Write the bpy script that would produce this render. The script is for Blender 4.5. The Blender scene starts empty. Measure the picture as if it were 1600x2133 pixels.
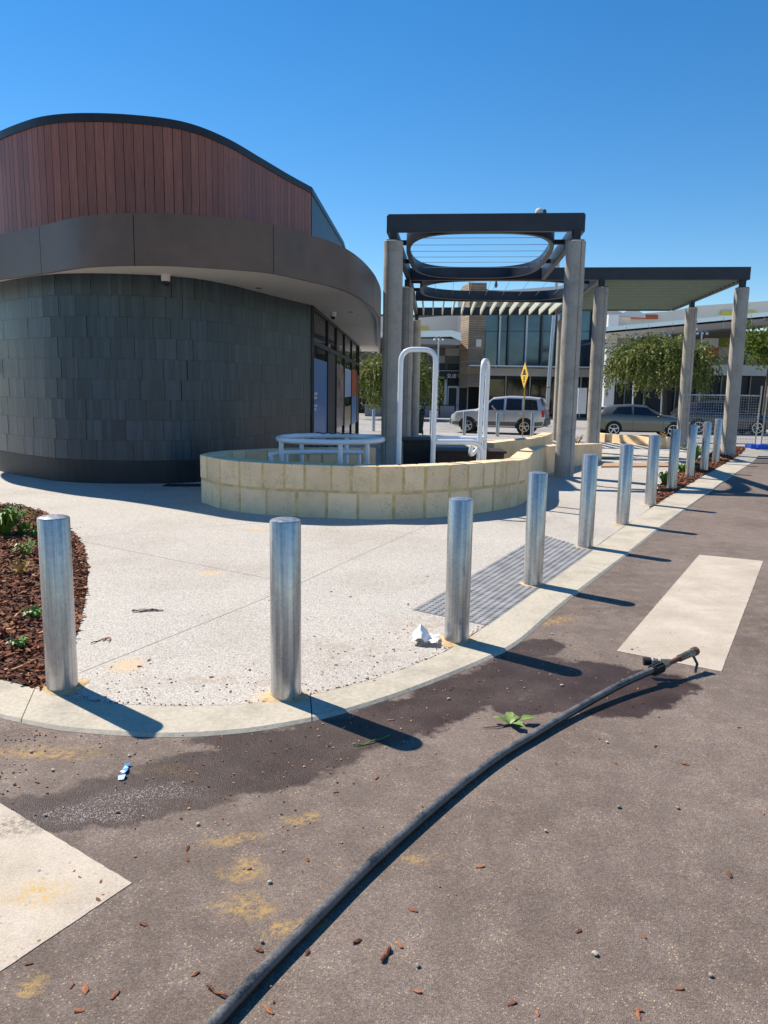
import bpy, bmesh, math, random
from mathutils import Vector, Matrix
from mathutils.geometry import tessellate_polygon
random.seed(7)
rad = math.radians
scene = bpy.context.scene
COL = scene.collection

# ------------------------------------------------------------------ camera
CAM_H = 1.55; FPX = 1602.0
PITCH = math.atan((1066.5 - 812) / FPX); ROLL = rad(0.9)
cd = bpy.data.cameras.new('camera'); cam = bpy.data.objects.new('camera', cd); COL.objects.link(cam)
cd.sensor_fit = 'HORIZONTAL'; cd.sensor_width = 36.0; cd.lens = 36.0 * FPX / 1600.0
cd.clip_start = 0.05; cd.clip_end = 3000
_X = Vector((1, 0, 0)); _U = Vector((0, math.sin(PITCH), math.cos(PITCH))); _F = Vector((0, math.cos(PITCH), -math.sin(PITCH)))
_c, _s = math.cos(ROLL), math.sin(ROLL)
RIGHT = _X * _c + _U * _s; UP = -_X * _s + _U * _c
m = Matrix((RIGHT, UP, -_F)).transposed().to_4x4(); m.translation = (0, 0, CAM_H)
cam.matrix_world = m
scene.camera = cam

# ------------------------------------------------------------------ sky, sun, exposure
SUN_EL = rad(50); SUN_DIR = Vector((-0.777 * math.cos(SUN_EL), 0.629 * math.cos(SUN_EL), math.sin(SUN_EL))).normalized()
world = bpy.data.worlds.new('World'); scene.world = world; world.use_nodes = True
wn = world.node_tree
sky = wn.nodes.new('ShaderNodeTexSky'); sky.sky_type = 'NISHITA'; sky.sun_disc = False
sky.sun_elevation = SUN_EL; sky.sun_rotation = math.atan2(SUN_DIR.x, SUN_DIR.y)
sky.altitude = 0; sky.air_density = 1.0; sky.dust_density = 0.0; sky.ozone_density = 3.5
bg = wn.nodes['Background']; bg.inputs[1].default_value = 0.104
hs = wn.nodes.new('ShaderNodeHueSaturation'); hs.inputs['Saturation'].default_value = 1.33
wn.links.new(sky.outputs[0], hs.inputs['Color']); wn.links.new(hs.outputs[0], bg.inputs[0])
sl = bpy.data.lights.new('sun', 'SUN'); sl.energy = 5.0; sl.angle = rad(0.53); sl.color = (1.0, 0.91, 0.78)
sun = bpy.data.objects.new('sun', sl); COL.objects.link(sun)
sun.rotation_euler = SUN_DIR.to_track_quat('Z', 'Y').to_euler(); sun.location = (0, 0, 40)
scene.view_settings.view_transform = 'Standard'; scene.view_settings.look = 'None'
scene.view_settings.gamma = 1; scene.view_settings.exposure = 0.42; scene.view_settings.use_curve_mapping = False
scene.render.engine = 'CYCLES'
scene.cycles.max_bounces = 6; scene.cycles.transparent_max_bounces = 12

# ------------------------------------------------------------------ measuring helpers
def ray(px, py):
    u = (px - 800) / FPX; v = -(py - 1066.5) / FPX
    return _F + RIGHT * u + UP * v
def zg(y):                                   # the far street lies a little lower than the forecourt
    return 0.0 if y < 20 else (-0.38 * (y - 20) / 14 if y < 34 else -0.38)
def P(px, py, z=0.0):
    d = ray(px, py); t = (z - CAM_H) / d.z
    return Vector((d.x * t, d.y * t, z))
def GZ(px, py):                              # point on the sloping ground
    p = P(px, py)
    for _ in range(30): p = P(px, py, zg(p.y))
    return p
def D(px, py, Y):
    d = ray(px, py); t = Y / d.y
    return Vector((d.x * t, Y, CAM_H + d.z * t))

# ------------------------------------------------------------------ materials
MATS = {}
class NT:
    def __init__(s, name):
        s.m = bpy.data.materials.new(name); s.m.use_nodes = True; s.t = s.m.node_tree; s.n = s.t.nodes
        s.b = s.n['Principled BSDF']; MATS[name] = s.m
    def l(s, a, b): s.t.links.new(a, b)
    def node(s, typ, **kw):
        n = s.n.new(typ)
        for k, v in kw.items(): setattr(n, k, v)
        return n
    def coord(s, kind='Object', scale=(1, 1, 1), rot=(0, 0, 0), loc=(0, 0, 0)):
        if kind == 'World':
            o = s.node('ShaderNodeNewGeometry').outputs['Position']
        else:
            o = s.node('ShaderNodeTexCoord').outputs[kind]
        mp = s.node('ShaderNodeMapping'); mp.inputs['Scale'].default_value = scale
        mp.inputs['Rotation'].default_value = rot; mp.inputs['Location'].default_value = loc
        s.l(o, mp.inputs['Vector']); return mp.outputs[0]
    def noise(s, co, scale=5, detail=4, rough=0.55, dist=0.0):
        n = s.node('ShaderNodeTexNoise'); n.inputs['Scale'].default_value = scale; n.inputs['Detail'].default_value = detail
        n.inputs['Roughness'].default_value = rough; n.inputs['Distortion'].default_value = dist
        s.l(co, n.inputs['Vector']); return n.outputs['Fac']
    def voro(s, co, scale=50, out='Color', feature='F1', rnd=1.0):
        n = s.node('ShaderNodeTexVoronoi'); n.feature = feature; n.inputs['Scale'].default_value = scale
        n.inputs['Randomness'].default_value = rnd; s.l(co, n.inputs['Vector']); return n.outputs[out]
    def ramp(s, fac, stops, interp='LINEAR'):
        r = s.node('ShaderNodeValToRGB'); e = r.color_ramp.elements; r.color_ramp.interpolation = interp
        while len(e) < len(stops): e.new(0.5)
        for el, (p, c) in zip(e, stops):
            el.position = p; el.color = c if len(c) == 4 else (*c, 1)
        s.l(fac, r.inputs[0]); return r.outputs[0]
    def step(s, fac, a, b):
        n = s.node('ShaderNodeMapRange'); n.inputs['From Min'].default_value = a; n.inputs['From Max'].default_value = b
        s.l(fac, n.inputs['Value']); return n.outputs[0]
    def mix(s, f, a, b, mode='MIX'):
        n = s.node('ShaderNodeMix', data_type='RGBA', blend_type=mode)
        if isinstance(f, (int, float)): n.inputs[0].default_value = f
        else: s.l(f, n.inputs[0])
        for i, c in ((6, a), (7, b)):
            if isinstance(c, tuple): n.inputs[i].default_value = (*c[:3], 1)
            else: s.l(c, n.inputs[i])
        return n.outputs[2]
    def math(s, op, a, b=0.5):
        n = s.node('ShaderNodeMath', operation=op)
        for i, c in enumerate((a, b)):
            if isinstance(c, (int, float)): n.inputs[i].default_value = c
            else: s.l(c, n.inputs[i])
        return n.outputs[0]
    def col(s, c):
        if isinstance(c, tuple): s.b.inputs['Base Color'].default_value = (*c[:3], 1)
        else: s.l(c, s.b.inputs['Base Color'])
    def set(s, rough=None, metal=None, spec=None, coat=None):
        for k, v in (('Roughness', rough), ('Metallic', metal), ('Specular IOR Level', spec), ('Coat Weight', coat)):
            if v is None: continue
            if isinstance(v, (int, float)): s.b.inputs[k].default_value = v
            else: s.l(v, s.b.inputs[k])
    def bump(s, h, strength=0.3, dist=0.01):
        n = s.node('ShaderNodeBump'); n.inputs['Strength'].default_value = strength; n.inputs['Distance'].default_value = dist
        s.l(h, n.inputs['Height']); s.l(n.outputs[0], s.b.inputs['Normal'])
    def blob(s, co, cx, cy, rx, ry, ang=0):      # 1 at the centre of an ellipse, 0 at its rim
        mp = s.node('ShaderNodeMapping', vector_type='TEXTURE')
        mp.inputs['Location'].default_value = (cx, cy, 0); mp.inputs['Rotation'].default_value = (0, 0, ang)
        mp.inputs['Scale'].default_value = (rx, ry, 1e6)
        s.l(co, mp.inputs['Vector'])
        v = s.node('ShaderNodeVectorMath', operation='LENGTH'); s.l(mp.outputs[0], v.inputs[0])
        return s.math('SUBTRACT', 1.0, v.outputs['Value'])

def simple(name, c, rough=0.6, metal=0.0, var=0.15, scale=6, bump=0.0, bscale=60, spec=None, coat=None, rnd=0.0, kind='Object'):
    t = NT(name); co = t.coord(kind)
    n = t.noise(co, scale, 5)
    dark = tuple(x * (1 - var) for x in c); lite = tuple(min(1, x * (1 + var)) for x in c)
    o = t.ramp(n, [(0.3, dark), (0.7, lite)])
    if rnd:
        oi = t.node('ShaderNodeObjectInfo').outputs['Random']
        o = t.mix(1.0, o, t.ramp(oi, [(0, (1 - rnd,) * 3), (1, (1 + rnd,) * 3)]), 'MULTIPLY')
    t.col(o); t.set(rough, metal, spec, coat)
    if bump: t.bump(t.noise(co, bscale, 3), bump, 0.01)
    return t.m

def asphalt(name, c1, c2, speck, detail):
    t = NT(name); co = t.coord('World')
    big = t.noise(co, 0.9, 5, 0.6); mid = t.noise(co, 7, 5, 0.65)
    o = t.ramp(big, [(0.3, c1), (0.7, c2)])
    o = t.mix(1.0, o, t.ramp(t.noise(co, 0.33, 4, .6, .4), [(.32, (.74, .70, .67)), (.5, (1, .98, .96)), (.68, (1.16, 1.13, 1.12))]), 'MULTIPLY')
    o = t.mix(t.math('MULTIPLY', t.step(t.noise(co, 2.6, 6, .7, .5), .56, .74), .45), o, tuple(x * .62 for x in c1))
    o = t.mix(t.math('MULTIPLY', t.step(mid, 0.45, 0.75), 0.5), o, tuple(x * 1.35 for x in c2))
    grain = t.voro(co, 230, 'Color'); sep = t.node('ShaderNodeSeparateColor'); t.l(grain, sep.inputs[0])
    o = t.mix(1.0, o, t.ramp(sep.outputs[0], [(0, (0.66,) * 3), (0.6, (0.98,) * 3), (1, (1.28,) * 3)]), 'MULTIPLY')
    o = t.mix(t.math('MULTIPLY', t.step(sep.outputs[1], 0.955, 0.975), t.step(mid, 0.35, 0.65)), o, speck)
    rough = 0.85
    h = t.math('ADD', t.voro(co, 230, 'Distance'), t.noise(co, 60, 3))
    if detail:
        w = t.node('ShaderNodeVectorMath', operation='ADD')
        nz = t.node('ShaderNodeTexNoise'); nz.inputs['Scale'].default_value = 5; nz.inputs['Detail'].default_value = 6; nz.inputs['Roughness'].default_value = 0.65
        t.l(co, nz.inputs['Vector'])
        sc = t.node('ShaderNodeVectorMath', operation='MULTIPLY_ADD'); sc.inputs[1].default_value = (0.26, 0.26, 0); sc.inputs[2].default_value = (-0.13, -0.13, 0)
        t.l(nz.outputs['Color'], sc.inputs[0]); t.l(co, w.inputs[0]); t.l(sc.outputs[0], w.inputs[1]); wc = w.outputs[0]
        # dried dust, sand and the wet runnel where the pipe has leaked: each has its own outline
        def union(lst):
            r = None
            for px, py, rx, ry, a in lst:
                p = P(px, py); b = t.blob(wc, p.x, p.y, rx, ry, a)
                r = b if r is None else t.math('MAXIMUM', r, b)
            return r
        sand = union([(520, 1800, .10, .06, 0), (515, 1880, .13, .10, .3), (620, 1925, .12, .05, .5), (70, 2035, .06, .05, 0), (75, 1855, .05, .03, 0), (350, 1600, .15, .05, 0), (1130, 1240, .3, .12, .6),
                      (60, 1560, .4, .08, 0), (870, 1780, .1, .05, 0), (1160, 1290, .25, .1, .6), (480, 1745, .16, .05, .2), (640, 1700, .12, .04, .4)])
        sm = t.math('MULTIPLY', t.step(sand, 0.0, 0.7), t.step(t.noise(co, 45, 4, .7), 0.42, 0.62))
        o = t.mix(sm, o, (0.42, 0.27, 0.10))
        wet = union([(30, 1690, .42, .15, .15), (180, 1680, .42, .17, .15), (330, 1640, .40, .20, .1), (480, 1600, .46, .22, .12), (600, 1560, .42, .20, .2), (740, 1520, .46, .20, .3), (860, 1478, .45, .20, .45), (990, 1432, .42, .24, .5),
                     (1110, 1400, .36, .34, .3), (1230, 1410, .40, .30, -.1), (1330, 1425, .36, .24, .2), (1385, 1425, .22, .17, .2), (1270, 1462, .34, .16, .1), (1130, 1465, .3, .12, .2), (1200, 1450, .34, .20, .2), (1115, 1345, .24, .16, .7), (560, 1530, .4, .1, .1)])
        wm = t.step(t.math('ADD', wet, t.math('MULTIPLY', t.math('SUBTRACT', t.noise(co, 28, 5, .7), .5), .35)), 0.02, 0.16)
        o = t.mix(1.0, o, t.ramp(t.math('MULTIPLY', wm, t.ramp(t.noise(co, 1.7, 5, .6), [(.3, (.72,) * 3), (.6, (1,) * 3)])), [(0, (1, 1, 1)), (1, (0.17, 0.10, 0.092))]), 'MULTIPLY')
        glint_zone = union([(300, 1650, .3, .10, .1), (190, 1690, .3, .1, .1)])
        glint = t.math('MULTIPLY', t.step(glint_zone, 0.1, 0.5), t.step(sep.outputs[2], 0.80, 0.86))
        o = t.mix(glint, o, (0.30, 0.28, 0.27))  # pale grains painted in as the sparkle of wet asphalt
        rn = t.node('ShaderNodeMapRange'); rn.inputs['To Min'].default_value = 0.85; rn.inputs['To Max'].default_value = 0.55
        t.l(wm, rn.inputs['Value']); rough = rn.outputs[0]
    t.col(o); t.set(rough, 0, 0.35); t.bump(h, 0.55, 0.004)
    return t.m
asphalt('asphalt', (0.138, 0.104, 0.087), (0.222, 0.178, 0.152), (0.50, 0.37, 0.22), True)
asphalt('street_asphalt', (0.30, 0.29, 0.28), (0.38, 0.37, 0.36), (0.5, 0.48, 0.45), False)

def mk_aggregate(name, k=1.0):
    t = NT(name); co = t.coord('World')
    v = t.voro(co, 175, 'Color'); sep = t.node('ShaderNodeSeparateColor'); t.l(v, sep.inputs[0])
    o = t.ramp(sep.outputs[0], [(0, (0.21 * k, 0.19 * k, 0.165 * k)), (0.18, (0.39 * k, 0.36 * k, 0.32 * k)), (0.6, (0.50 * k, 0.47 * k, 0.42 * k)), (1, (0.65 * k, 0.62 * k, 0.57 * k))])
    big = t.noise(co, 0.7, 6, .62)
    o = t.mix(1.0, o, t.ramp(big, [(0.28, (0.82, 0.79, 0.75)), (0.5, (0.98, 0.97, 0.96)), (0.75, (1.06, 1.05, 1.03))]), 'MULTIPLY')
    if k == 1.0:
        r = None
        for px, py, rx, ry in [(265, 1385, .12, .16), (440, 1194, .15, .09), (535, 1100, .2, .1), (590, 1453, .2, .12), (925, 1335, .15, .09)]:
            p = P(px, py); b = t.blob(co, p.x, p.y, rx, ry)
            r = b if r is None else t.math('MAXIMUM', r, b)
        sm = t.math('MULTIPLY', t.step(r, 0.0, 0.7), t.step(t.noise(co, 50, 4, .7), 0.36, 0.6))
        o = t.mix(sm, o, (0.66, 0.44, 0.22))
        # tracked-in brown dust towards the kerb bend
        r = None
        for px, py, rx, ry in [(760, 1360, .5, .28), (880, 1300, .35, .3), (450, 1420, .6, .12)]:
            p = P(px, py); b = t.blob(co, p.x, p.y, rx, ry); r = b if r is None else t.math('MAXIMUM', r, b)
        sm = t.math('MULTIPLY', t.step(r, 0, 0.9), t.step(t.noise(co, 9, 6, .7), 0.45, 0.75))
        o = t.mix(sm, o, (0.30, 0.2, 0.13))
    t.col(o); t.set(0.8, 0, 0.35); t.bump(t.voro(co, 175, 'Distance'), 0.3, 0.003)
mk_aggregate('aggregate'); mk_aggregate('far_paving', 1.05)

def mk_concrete(name, c, pits=True, seam=False):
    t = NT(name); co = t.coord('World')
    n = t.noise(co, 3, 6, .62); f = t.noise(co, 40, 4, .6)
    o = t.ramp(n, [(0.28, tuple(x * 0.72 for x in c)), (0.5, c), (0.72, tuple(x * 1.12 for x in c))])
    o = t.mix(1.0, o, t.ramp(f, [(0.3, (0.84,) * 3), (0.7, (1.1,) * 3)]), 'MULTIPLY')
    if pits:
        d = t.voro(co, 38, 'Distance'); mk = t.math('MULTIPLY', t.step(d, 0.16, 0.08), t.step(t.noise(co, 6, 2), 0.5, 0.6))
        o = t.mix(mk, o, tuple(x * 0.35 for x in c))
    t.col(o); t.set(0.85, 0, 0.3); t.bump(t.math('ADD', f, t.noise(co, 9, 4)), 0.25, 0.01)
mk_concrete('kerb_concrete', (0.50, 0.45, 0.36)); mk_concrete('column_concrete', (0.44, 0.41, 0.36))
mk_concrete('pale_concrete', (0.55, 0.53, 0.5), False)

def mk_paint():
    t = NT('line_paint'); co = t.coord('World'); n = t.noise(co, 2.5, 6, .65)
    o = t.ramp(n, [(.3, (.44, .37, .29)), (.7, (.60, .525, .43))])
    g = t.voro(co, 230, 'Color'); sep = t.node('ShaderNodeSeparateColor'); t.l(g, sep.inputs[0])
    o = t.mix(1.0, o, t.ramp(sep.outputs[0], [(0, (.86,) * 3), (1, (1.1,) * 3)]), 'MULTIPLY')
    w = t.math('MULTIPLY', t.step(t.noise(co, 42, 5, .75), .60, .68), t.step(t.noise(co, 1.6, 4, .6), .46, .62)); o = t.mix(w, o, (.17, .13, .105))
    mp = t.coord('World', (2.0, 14, 1), (0, 0, .9)); tr = t.step(t.noise(mp, 1.2, 5, .7), .55, .8); o = t.mix(t.math('MULTIPLY', tr, .35), o, (.30, .24, .19))
    p = P(75, 1855); b = t.blob(co, p.x, p.y, .14, .09); o = t.mix(t.math('MULTIPLY', t.step(b, 0, .8), t.step(t.noise(co, 40, 4, .7), .4, .62)), o, (.55, .36, .12))
    p = P(30, 1715); b = t.blob(co, p.x, p.y, .22, .10, .2); o = t.mix(t.math('MULTIPLY', t.step(b, 0, .6), t.step(t.noise(co, 60, 4, .7), .42, .6)), o, (.24, .20, .16))
    t.col(o); t.set(.75, 0, .3); t.bump(t.math('ADD', t.voro(co, 230, 'Distance'), t.noise(co, 60, 3)), .35, .003)
mk_paint()
def mk_limestone(name, c, hole=True):
    t = NT(name); co = t.coord('World'); oi = t.node('ShaderNodeObjectInfo').outputs['Random']
    n = t.noise(co, 4, 6, .65)
    o = t.ramp(n, [(0.3, tuple(x * 0.90 for x in c)), (0.55, c), (0.75, tuple(min(.94, x * 1.06) for x in c))])
    o = t.mix(1.0, o, t.ramp(oi, [(0, (0.93, 0.91, 0.88)), (1, (1.07, 1.07, 1.07))]), 'MULTIPLY')
    h = t.noise(co, 50, 4)
    if hole:
        d = t.voro(co, 62, 'Distance'); mk = t.math('MULTIPLY', t.step(d, 0.34, 0.18), t.step(t.noise(co, 5.5, 3), 0.44, 0.60))
        o = t.mix(mk, o, (0.34, 0.23, 0.13)); h = t.math('SUBTRACT', h, mk)
        o = t.mix(t.math('MULTIPLY', t.step(t.noise(co, 2.2, 5, .7), .56, .72), .5), o, (0.55, 0.38, 0.15))
    t.col(o); t.set(0.9, 0, 0.2); t.bump(h, 0.5, 0.008)
mk_limestone('limestone', (0.90, 0.69, 0.44)); mk_limestone('limestone_cream', (0.88, 0.67, 0.42), False)
simple('mortar', (0.66, 0.48, 0.22), 0.95, var=.25, scale=9, bump=.5, bscale=40)

def mk_galv():
    t = NT('galvanised'); co = t.coord('Object'); oi = t.node('ShaderNodeObjectInfo').outputs['Random']
    wv = t.node('ShaderNodeVectorMath', operation='ADD'); t.l(co, wv.inputs[0])
    cmb = t.node('ShaderNodeCombineXYZ'); t.l(t.math('MULTIPLY', oi, 37.0), cmb.inputs[2]); t.l(cmb.outputs[0], wv.inputs[1]); cw = wv.outputs[0]
    mp = t.node('ShaderNodeMapping'); mp.inputs['Scale'].default_value = (13, 13, .3); t.l(cw, mp.inputs[0])
    streak = t.noise(mp.outputs[0], 3, 6, .65)
    sp = t.voro(cw, 70, 'Color'); sep = t.node('ShaderNodeSeparateColor'); t.l(sp, sep.inputs[0])
    blot = t.noise(cw, 6, 6, .7)
    o = t.ramp(streak, [(0.36, (0.26, 0.265, 0.27)), (0.5, (0.46, 0.45, 0.44)), (0.64, (0.68, 0.665, 0.64))])  # zinc streaks, with dark and bright reflected bands painted in
    o = t.mix(0.15, o, t.ramp(sep.outputs[0], [(0, (0.4,) * 3), (1, (0.9,) * 3)]))
    mp2 = t.node('ShaderNodeMapping'); mp2.inputs['Scale'].default_value = (30, 30, 3); t.l(cw, mp2.inputs[0])
    scr = t.math('MULTIPLY', t.step(t.noise(mp2.outputs[0], 2.2, 3, .5, 1.2), .66, .72), t.step(blot, .5, .62))
    o = t.mix(t.math('MULTIPLY', scr, .75), o, (0.09, 0.09, 0.09))
    t.col(o); t.set(t.ramp(blot, [(0.3, (0.22,) * 3), (0.7, (0.40,) * 3)]), 0.72)
    t.bump(t.math('ADD', streak, t.math('MULTIPLY', sep.outputs[1], .08)), 0.05, 0.003)
mk_galv()

def mk_tile():
    t = NT('slate_tile'); co = t.coord('Object'); oi = t.node('ShaderNodeObjectInfo').outputs['Random']
    cmb = t.node('ShaderNodeCombineXYZ'); sx = t.node('ShaderNodeSeparateXYZ'); t.l(co, sx.inputs[0])
    t.l(t.math('FLOOR', t.math('MULTIPLY', sx.outputs[0], 19.0)), cmb.inputs[0]); t.l(t.math('MULTIPLY', oi, 91.0), cmb.inputs[1])
    wn_ = t.node('ShaderNodeTexWhiteNoise', noise_dimensions='2D'); t.l(cmb.outputs[0], wn_.inputs[0])
    o = t.ramp(wn_.outputs[0], [(0, (0.022, 0.042, 0.058)), (0.6, (0.029, 0.054, 0.074)), (1, (0.042, 0.075, 0.102))])
    mp = t.node('ShaderNodeMapping'); mp.inputs['Scale'].default_value = (40, 40, 3); t.l(co, mp.inputs[0])
    g = t.noise(mp.outputs[0], 2, 4)
    o = t.mix(1.0, o, t.ramp(g, [(0.3, (0.8,) * 3), (0.7, (1.2,) * 3)]), 'MULTIPLY')
    o = t.mix(1.0, o, t.ramp(oi, [(0, (0.84, 0.87, 0.87)), (1, (1.15, 1.12, 1.12))]), 'MULTIPLY')
    fr = t.math('FRACT', t.math('MULTIPLY', sx.outputs[0], 19.0)); gr = t.step(t.math('ABSOLUTE', t.math('SUBTRACT', fr, .5)), .5, .40)
    t.col(o); t.set(0.36, 0, 0.5); t.bump(t.math('ADD', t.math('MULTIPLY', gr, .8), t.math('ADD', g, wn_.outputs[0])), 0.35, 0.006)
mk_tile()
def mk_timber():
    t = NT('timber_board'); co = t.coord('Object'); oi = t.node('ShaderNodeObjectInfo').outputs['Random']
    wv = t.node('ShaderNodeVectorMath', operation='ADD'); t.l(co, wv.inputs[0])
    cmb = t.node('ShaderNodeCombineXYZ'); t.l(t.math('MULTIPLY', oi, 53.0), cmb.inputs[0]); t.l(t.math('MULTIPLY', oi, 17.0), cmb.inputs[2]); t.l(cmb.outputs[0], wv.inputs[1])
    mp = t.node('ShaderNodeMapping'); mp.inputs['Scale'].default_value = (26, 26, 1.3); t.l(wv.outputs[0], mp.inputs[0])
    g = t.noise(mp.outputs[0], 2.5, 6, .65, .6)
    o = t.ramp(g, [(0.25, (0.215, 0.078, 0.056)), (0.5, (0.315, 0.118, 0.084)), (0.75, (0.42, 0.170, 0.120))])
    o = t.mix(1.0, o, t.ramp(oi, [(0, (0.82, 0.80, 0.82)), (.5, (1, .97, .97)), (1, (1.14, 1.12, 1.08))]), 'MULTIPLY')
    t.col(o); t.set(0.5, 0, 0.4); t.bump(g, 0.2, 0.004)
mk_timber()
def mk_fascia():
    t = NT('bronze_panel'); co = t.coord('World'); n = t.noise(co, 1.6, 6, .62); f = t.noise(co, 90, 2)
    o = t.ramp(n, [(0.3, (0.115, 0.072, 0.052)), (0.7, (0.175, 0.115, 0.084))])
    t.col(o); t.set(t.ramp(n, [(.3, (.32,) * 3), (.7, (.46,) * 3)]), 0.12, .4); t.bump(f, .06, .002)
mk_fascia()
simple('black_metal', (0.018, 0.02, 0.024), 0.45, 0.2, var=.3, spec=.5)
simple('navy_steel', (0.030, 0.034, 0.046), 0.42, 0.25, var=.2, scale=3)
simple('plinth_black', (0.017, 0.017, 0.02), 0.55, var=.3, scale=3)
simple('soffit', (0.76, 0.73, 0.64), 0.6, var=.04, scale=2, kind='World')
simple('slat_cream', (0.60, 0.63, 0.50), 0.55, var=.06)
simple('slat_shaded', (0.27, 0.31, 0.20), 0.55, var=.06)  # same off-white coat, with underside shade put into the colour
simple('plinth_tile', (0.024, 0.042, 0.056), 0.6, var=.2)
simple('rail_paint', (0.84, 0.88, 0.92), 0.25, var=.04, scale=4, spec=.6, coat=.3)
simple('white_metal', (0.72, 0.73, 0.74), 0.45, var=.06)
simple('wire_steel', (0.45, 0.46, 0.48), 0.35, .8, var=.1)
simple('bark_soil', (0.055, 0.026, 0.016), 0.95, var=.4, scale=30, bump=.6, bscale=80, kind='World')
def mk_chip():
    t = NT('bark_chip'); co = t.coord('Object')
    a = t.node('ShaderNodeAttribute', attribute_name='tone').outputs['Fac']
    o = t.ramp(a, [(0, (0.07, 0.026, 0.014)), (.45, (0.20, 0.072, 0.038)), (.8, (0.34, 0.14, 0.07)), (1, (0.52, 0.32, 0.18))])
    t.col(o); t.set(.85, 0, .25)
mk_chip()
simple('bark_piece', (0.26, 0.10, 0.05), .85, var=.35, scale=30, rnd=.5, bump=.4, bscale=90)
simple('pebble', (0.42, 0.38, 0.32), .85, var=.2, scale=20, rnd=.5)
simple('rubber_green', (0.020, 0.085, 0.062), .9, var=.3, scale=40, kind='World')
simple('dark_timber', (0.040, 0.023, 0.018), .6, var=.35, scale=8)
def mk_pipe():
    t = NT('poly_pipe'); co = t.coord('Object'); g = t.node('ShaderNodeNewGeometry'); sx = t.node('ShaderNodeSeparateXYZ'); t.l(g.outputs['Normal'], sx.inputs[0])
    n = t.noise(co, 9, 6, .7); f = t.noise(co, 120, 3)
    dust_glint = t.math('MULTIPLY', t.step(sx.outputs[2], -.1, .9), t.step(t.math('ADD', n, t.math('MULTIPLY', f, .35)), .5, .85))  # paler top paints in a sky reflection along with dust
    t.col(t.mix(dust_glint, (.020, .023, .027), (.21, .20, .185))); t.set(t.ramp(n, [(.3, (.22,) * 3), (.7, (.42,) * 3)]), 0, .6); t.bump(f, .12, .003)
mk_pipe()
simple('rubber_black', (0.014, 0.014, 0.015), .7, var=.3)
simple('brass_old', (0.30, 0.25, 0.18), .45, .75, var=.45, scale=45, bump=.3, bscale=70)
simple('pipe_white', (0.62, 0.60, 0.55), .5, var=.1)
simple('rust_pipe', (0.17, 0.09, 0.06), .7, .3, var=.4, scale=40, bump=.3)
simple('paper', (0.84, 0.84, 0.84), .8, var=.03)
simple('blue_wrapper', (0.03, 0.25, 0.72), .3, var=.3, scale=30)
simple('weed_leaf', (0.16, 0.24, 0.05), .5, var=.35, scale=25)
simple('plant_leaf', (0.14, 0.27, 0.035), .5, var=.4, scale=12, rnd=.2)
simple('plant_dry', (0.42, 0.28, 0.08), .7, var=.3, scale=15)
simple('tactile_grey', (0.27, 0.27, 0.27), .6, .0, var=.3, scale=7, kind='World')
simple('kerb_joint', (0.10, 0.055, 0.035), .95, var=.5, scale=25, kind='World')
simple('joint_line', (0.25, 0.22, 0.18), .9, var=.3, scale=30)
simple('grate_black', (0.03, 0.03, 0.035), .6, var=.2)
simple('grout_sand', (0.52, 0.37, 0.20), .95, var=.25, scale=25, bump=.5, bscale=70)
simple('bluetac_plastic', (0.01, 0.10, 0.62), .45, var=.12)
simple('ply_sheet', (0.45, 0.28, 0.17), .8, var=.15)
simple('tyre', (0.012, 0.012, 0.013), .8, var=.2)
simple('alloy', (0.62, 0.63, 0.65), .3, .8, var=.08)
simple('car_silver', (0.66, 0.63, 0.58), .3, .45, var=.03, coat=.6)
simple('car_cladding', (0.13, 0.125, 0.12), .5, .1, var=.1)
simple('car_olive', (0.165, 0.160, 0.130), .28, .5, var=.03, coat=.8)
simple('car_dark', (0.030, 0.032, 0.045), .25, .4, var=.03, coat=.8)
simple('car_glass', (0.012, 0.016, 0.026), .06, 0, var=.1, spec=.6)
simple('tail_red', (0.55, 0.02, 0.015), .2, var=.1, coat=.5)
simple('plate', (0.2, 0.2, 0.2), .5, var=.1)
simple('sign_yellow', (0.80, 0.47, 0.02), .45, var=.05)
simple('sign_post', (0.45, 0.30, 0.10), .6, var=.2)
simple('sign_black', (0.01, 0.01, 0.01), .5, var=.1)
simple('skin', (0.52, 0.29, 0.19), .6, var=.08)
simple('cloth_purple', (0.07, 0.05, 0.09), .9, var=.15)
simple('cloth_dark', (0.015, 0.016, 0.022), .9, var=.15)
simple('cloth_red', (0.20, 0.04, 0.03), .9, var=.15)
simple('bin_green', (0.03, 0.05, 0.04), .55, var=.2)
simple('grey_block', (0.24, 0.25, 0.28), .8, var=.1, kind='World')
simple('facade_white', (0.72, 0.71, 0.69), .6, var=.05, scale=.6, kind='World')
simple('fascia_alu', (0.80, 0.82, 0.84), .28, .55, var=.03, scale=.6, kind='World')
simple('facade_cream', (0.78, 0.72, 0.62), .7, var=.04, scale=.5, kind='World')
simple('facade_grey', (0.40, 0.395, 0.38), .6, var=.06, scale=1, kind='World')
simple('facade_dark', (0.12, 0.122, 0.128), .6, var=.1, scale=1, kind='World')
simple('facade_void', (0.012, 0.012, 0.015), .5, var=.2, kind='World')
simple('panel_orange', (0.50, 0.11, 0.02), .6, var=.05)
simple('panel_green', (0.20, 0.20, 0.02), .6, var=.05)
simple('panel_yellow', (0.68, 0.58, 0.05), .6, var=.05)
simple('cladding_brown', (0.31, 0.235, 0.165), .7, var=.15, scale=3, rnd=.15)
simple('shop_green', (0.012, 0.05, 0.028), .35, var=.15)
simple('shop_lime', (0.18, 0.30, 0.03), .5, var=.1)
simple('letter_white', (0.8, 0.8, 0.78), .5, var=.02)
simple('letter_yellow', (0.80, 0.60, 0.03), .5, var=.02)
simple('trunk', (0.10, 0.075, 0.055), .9, var=.35, scale=9, bump=.6, bscale=25)
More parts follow.
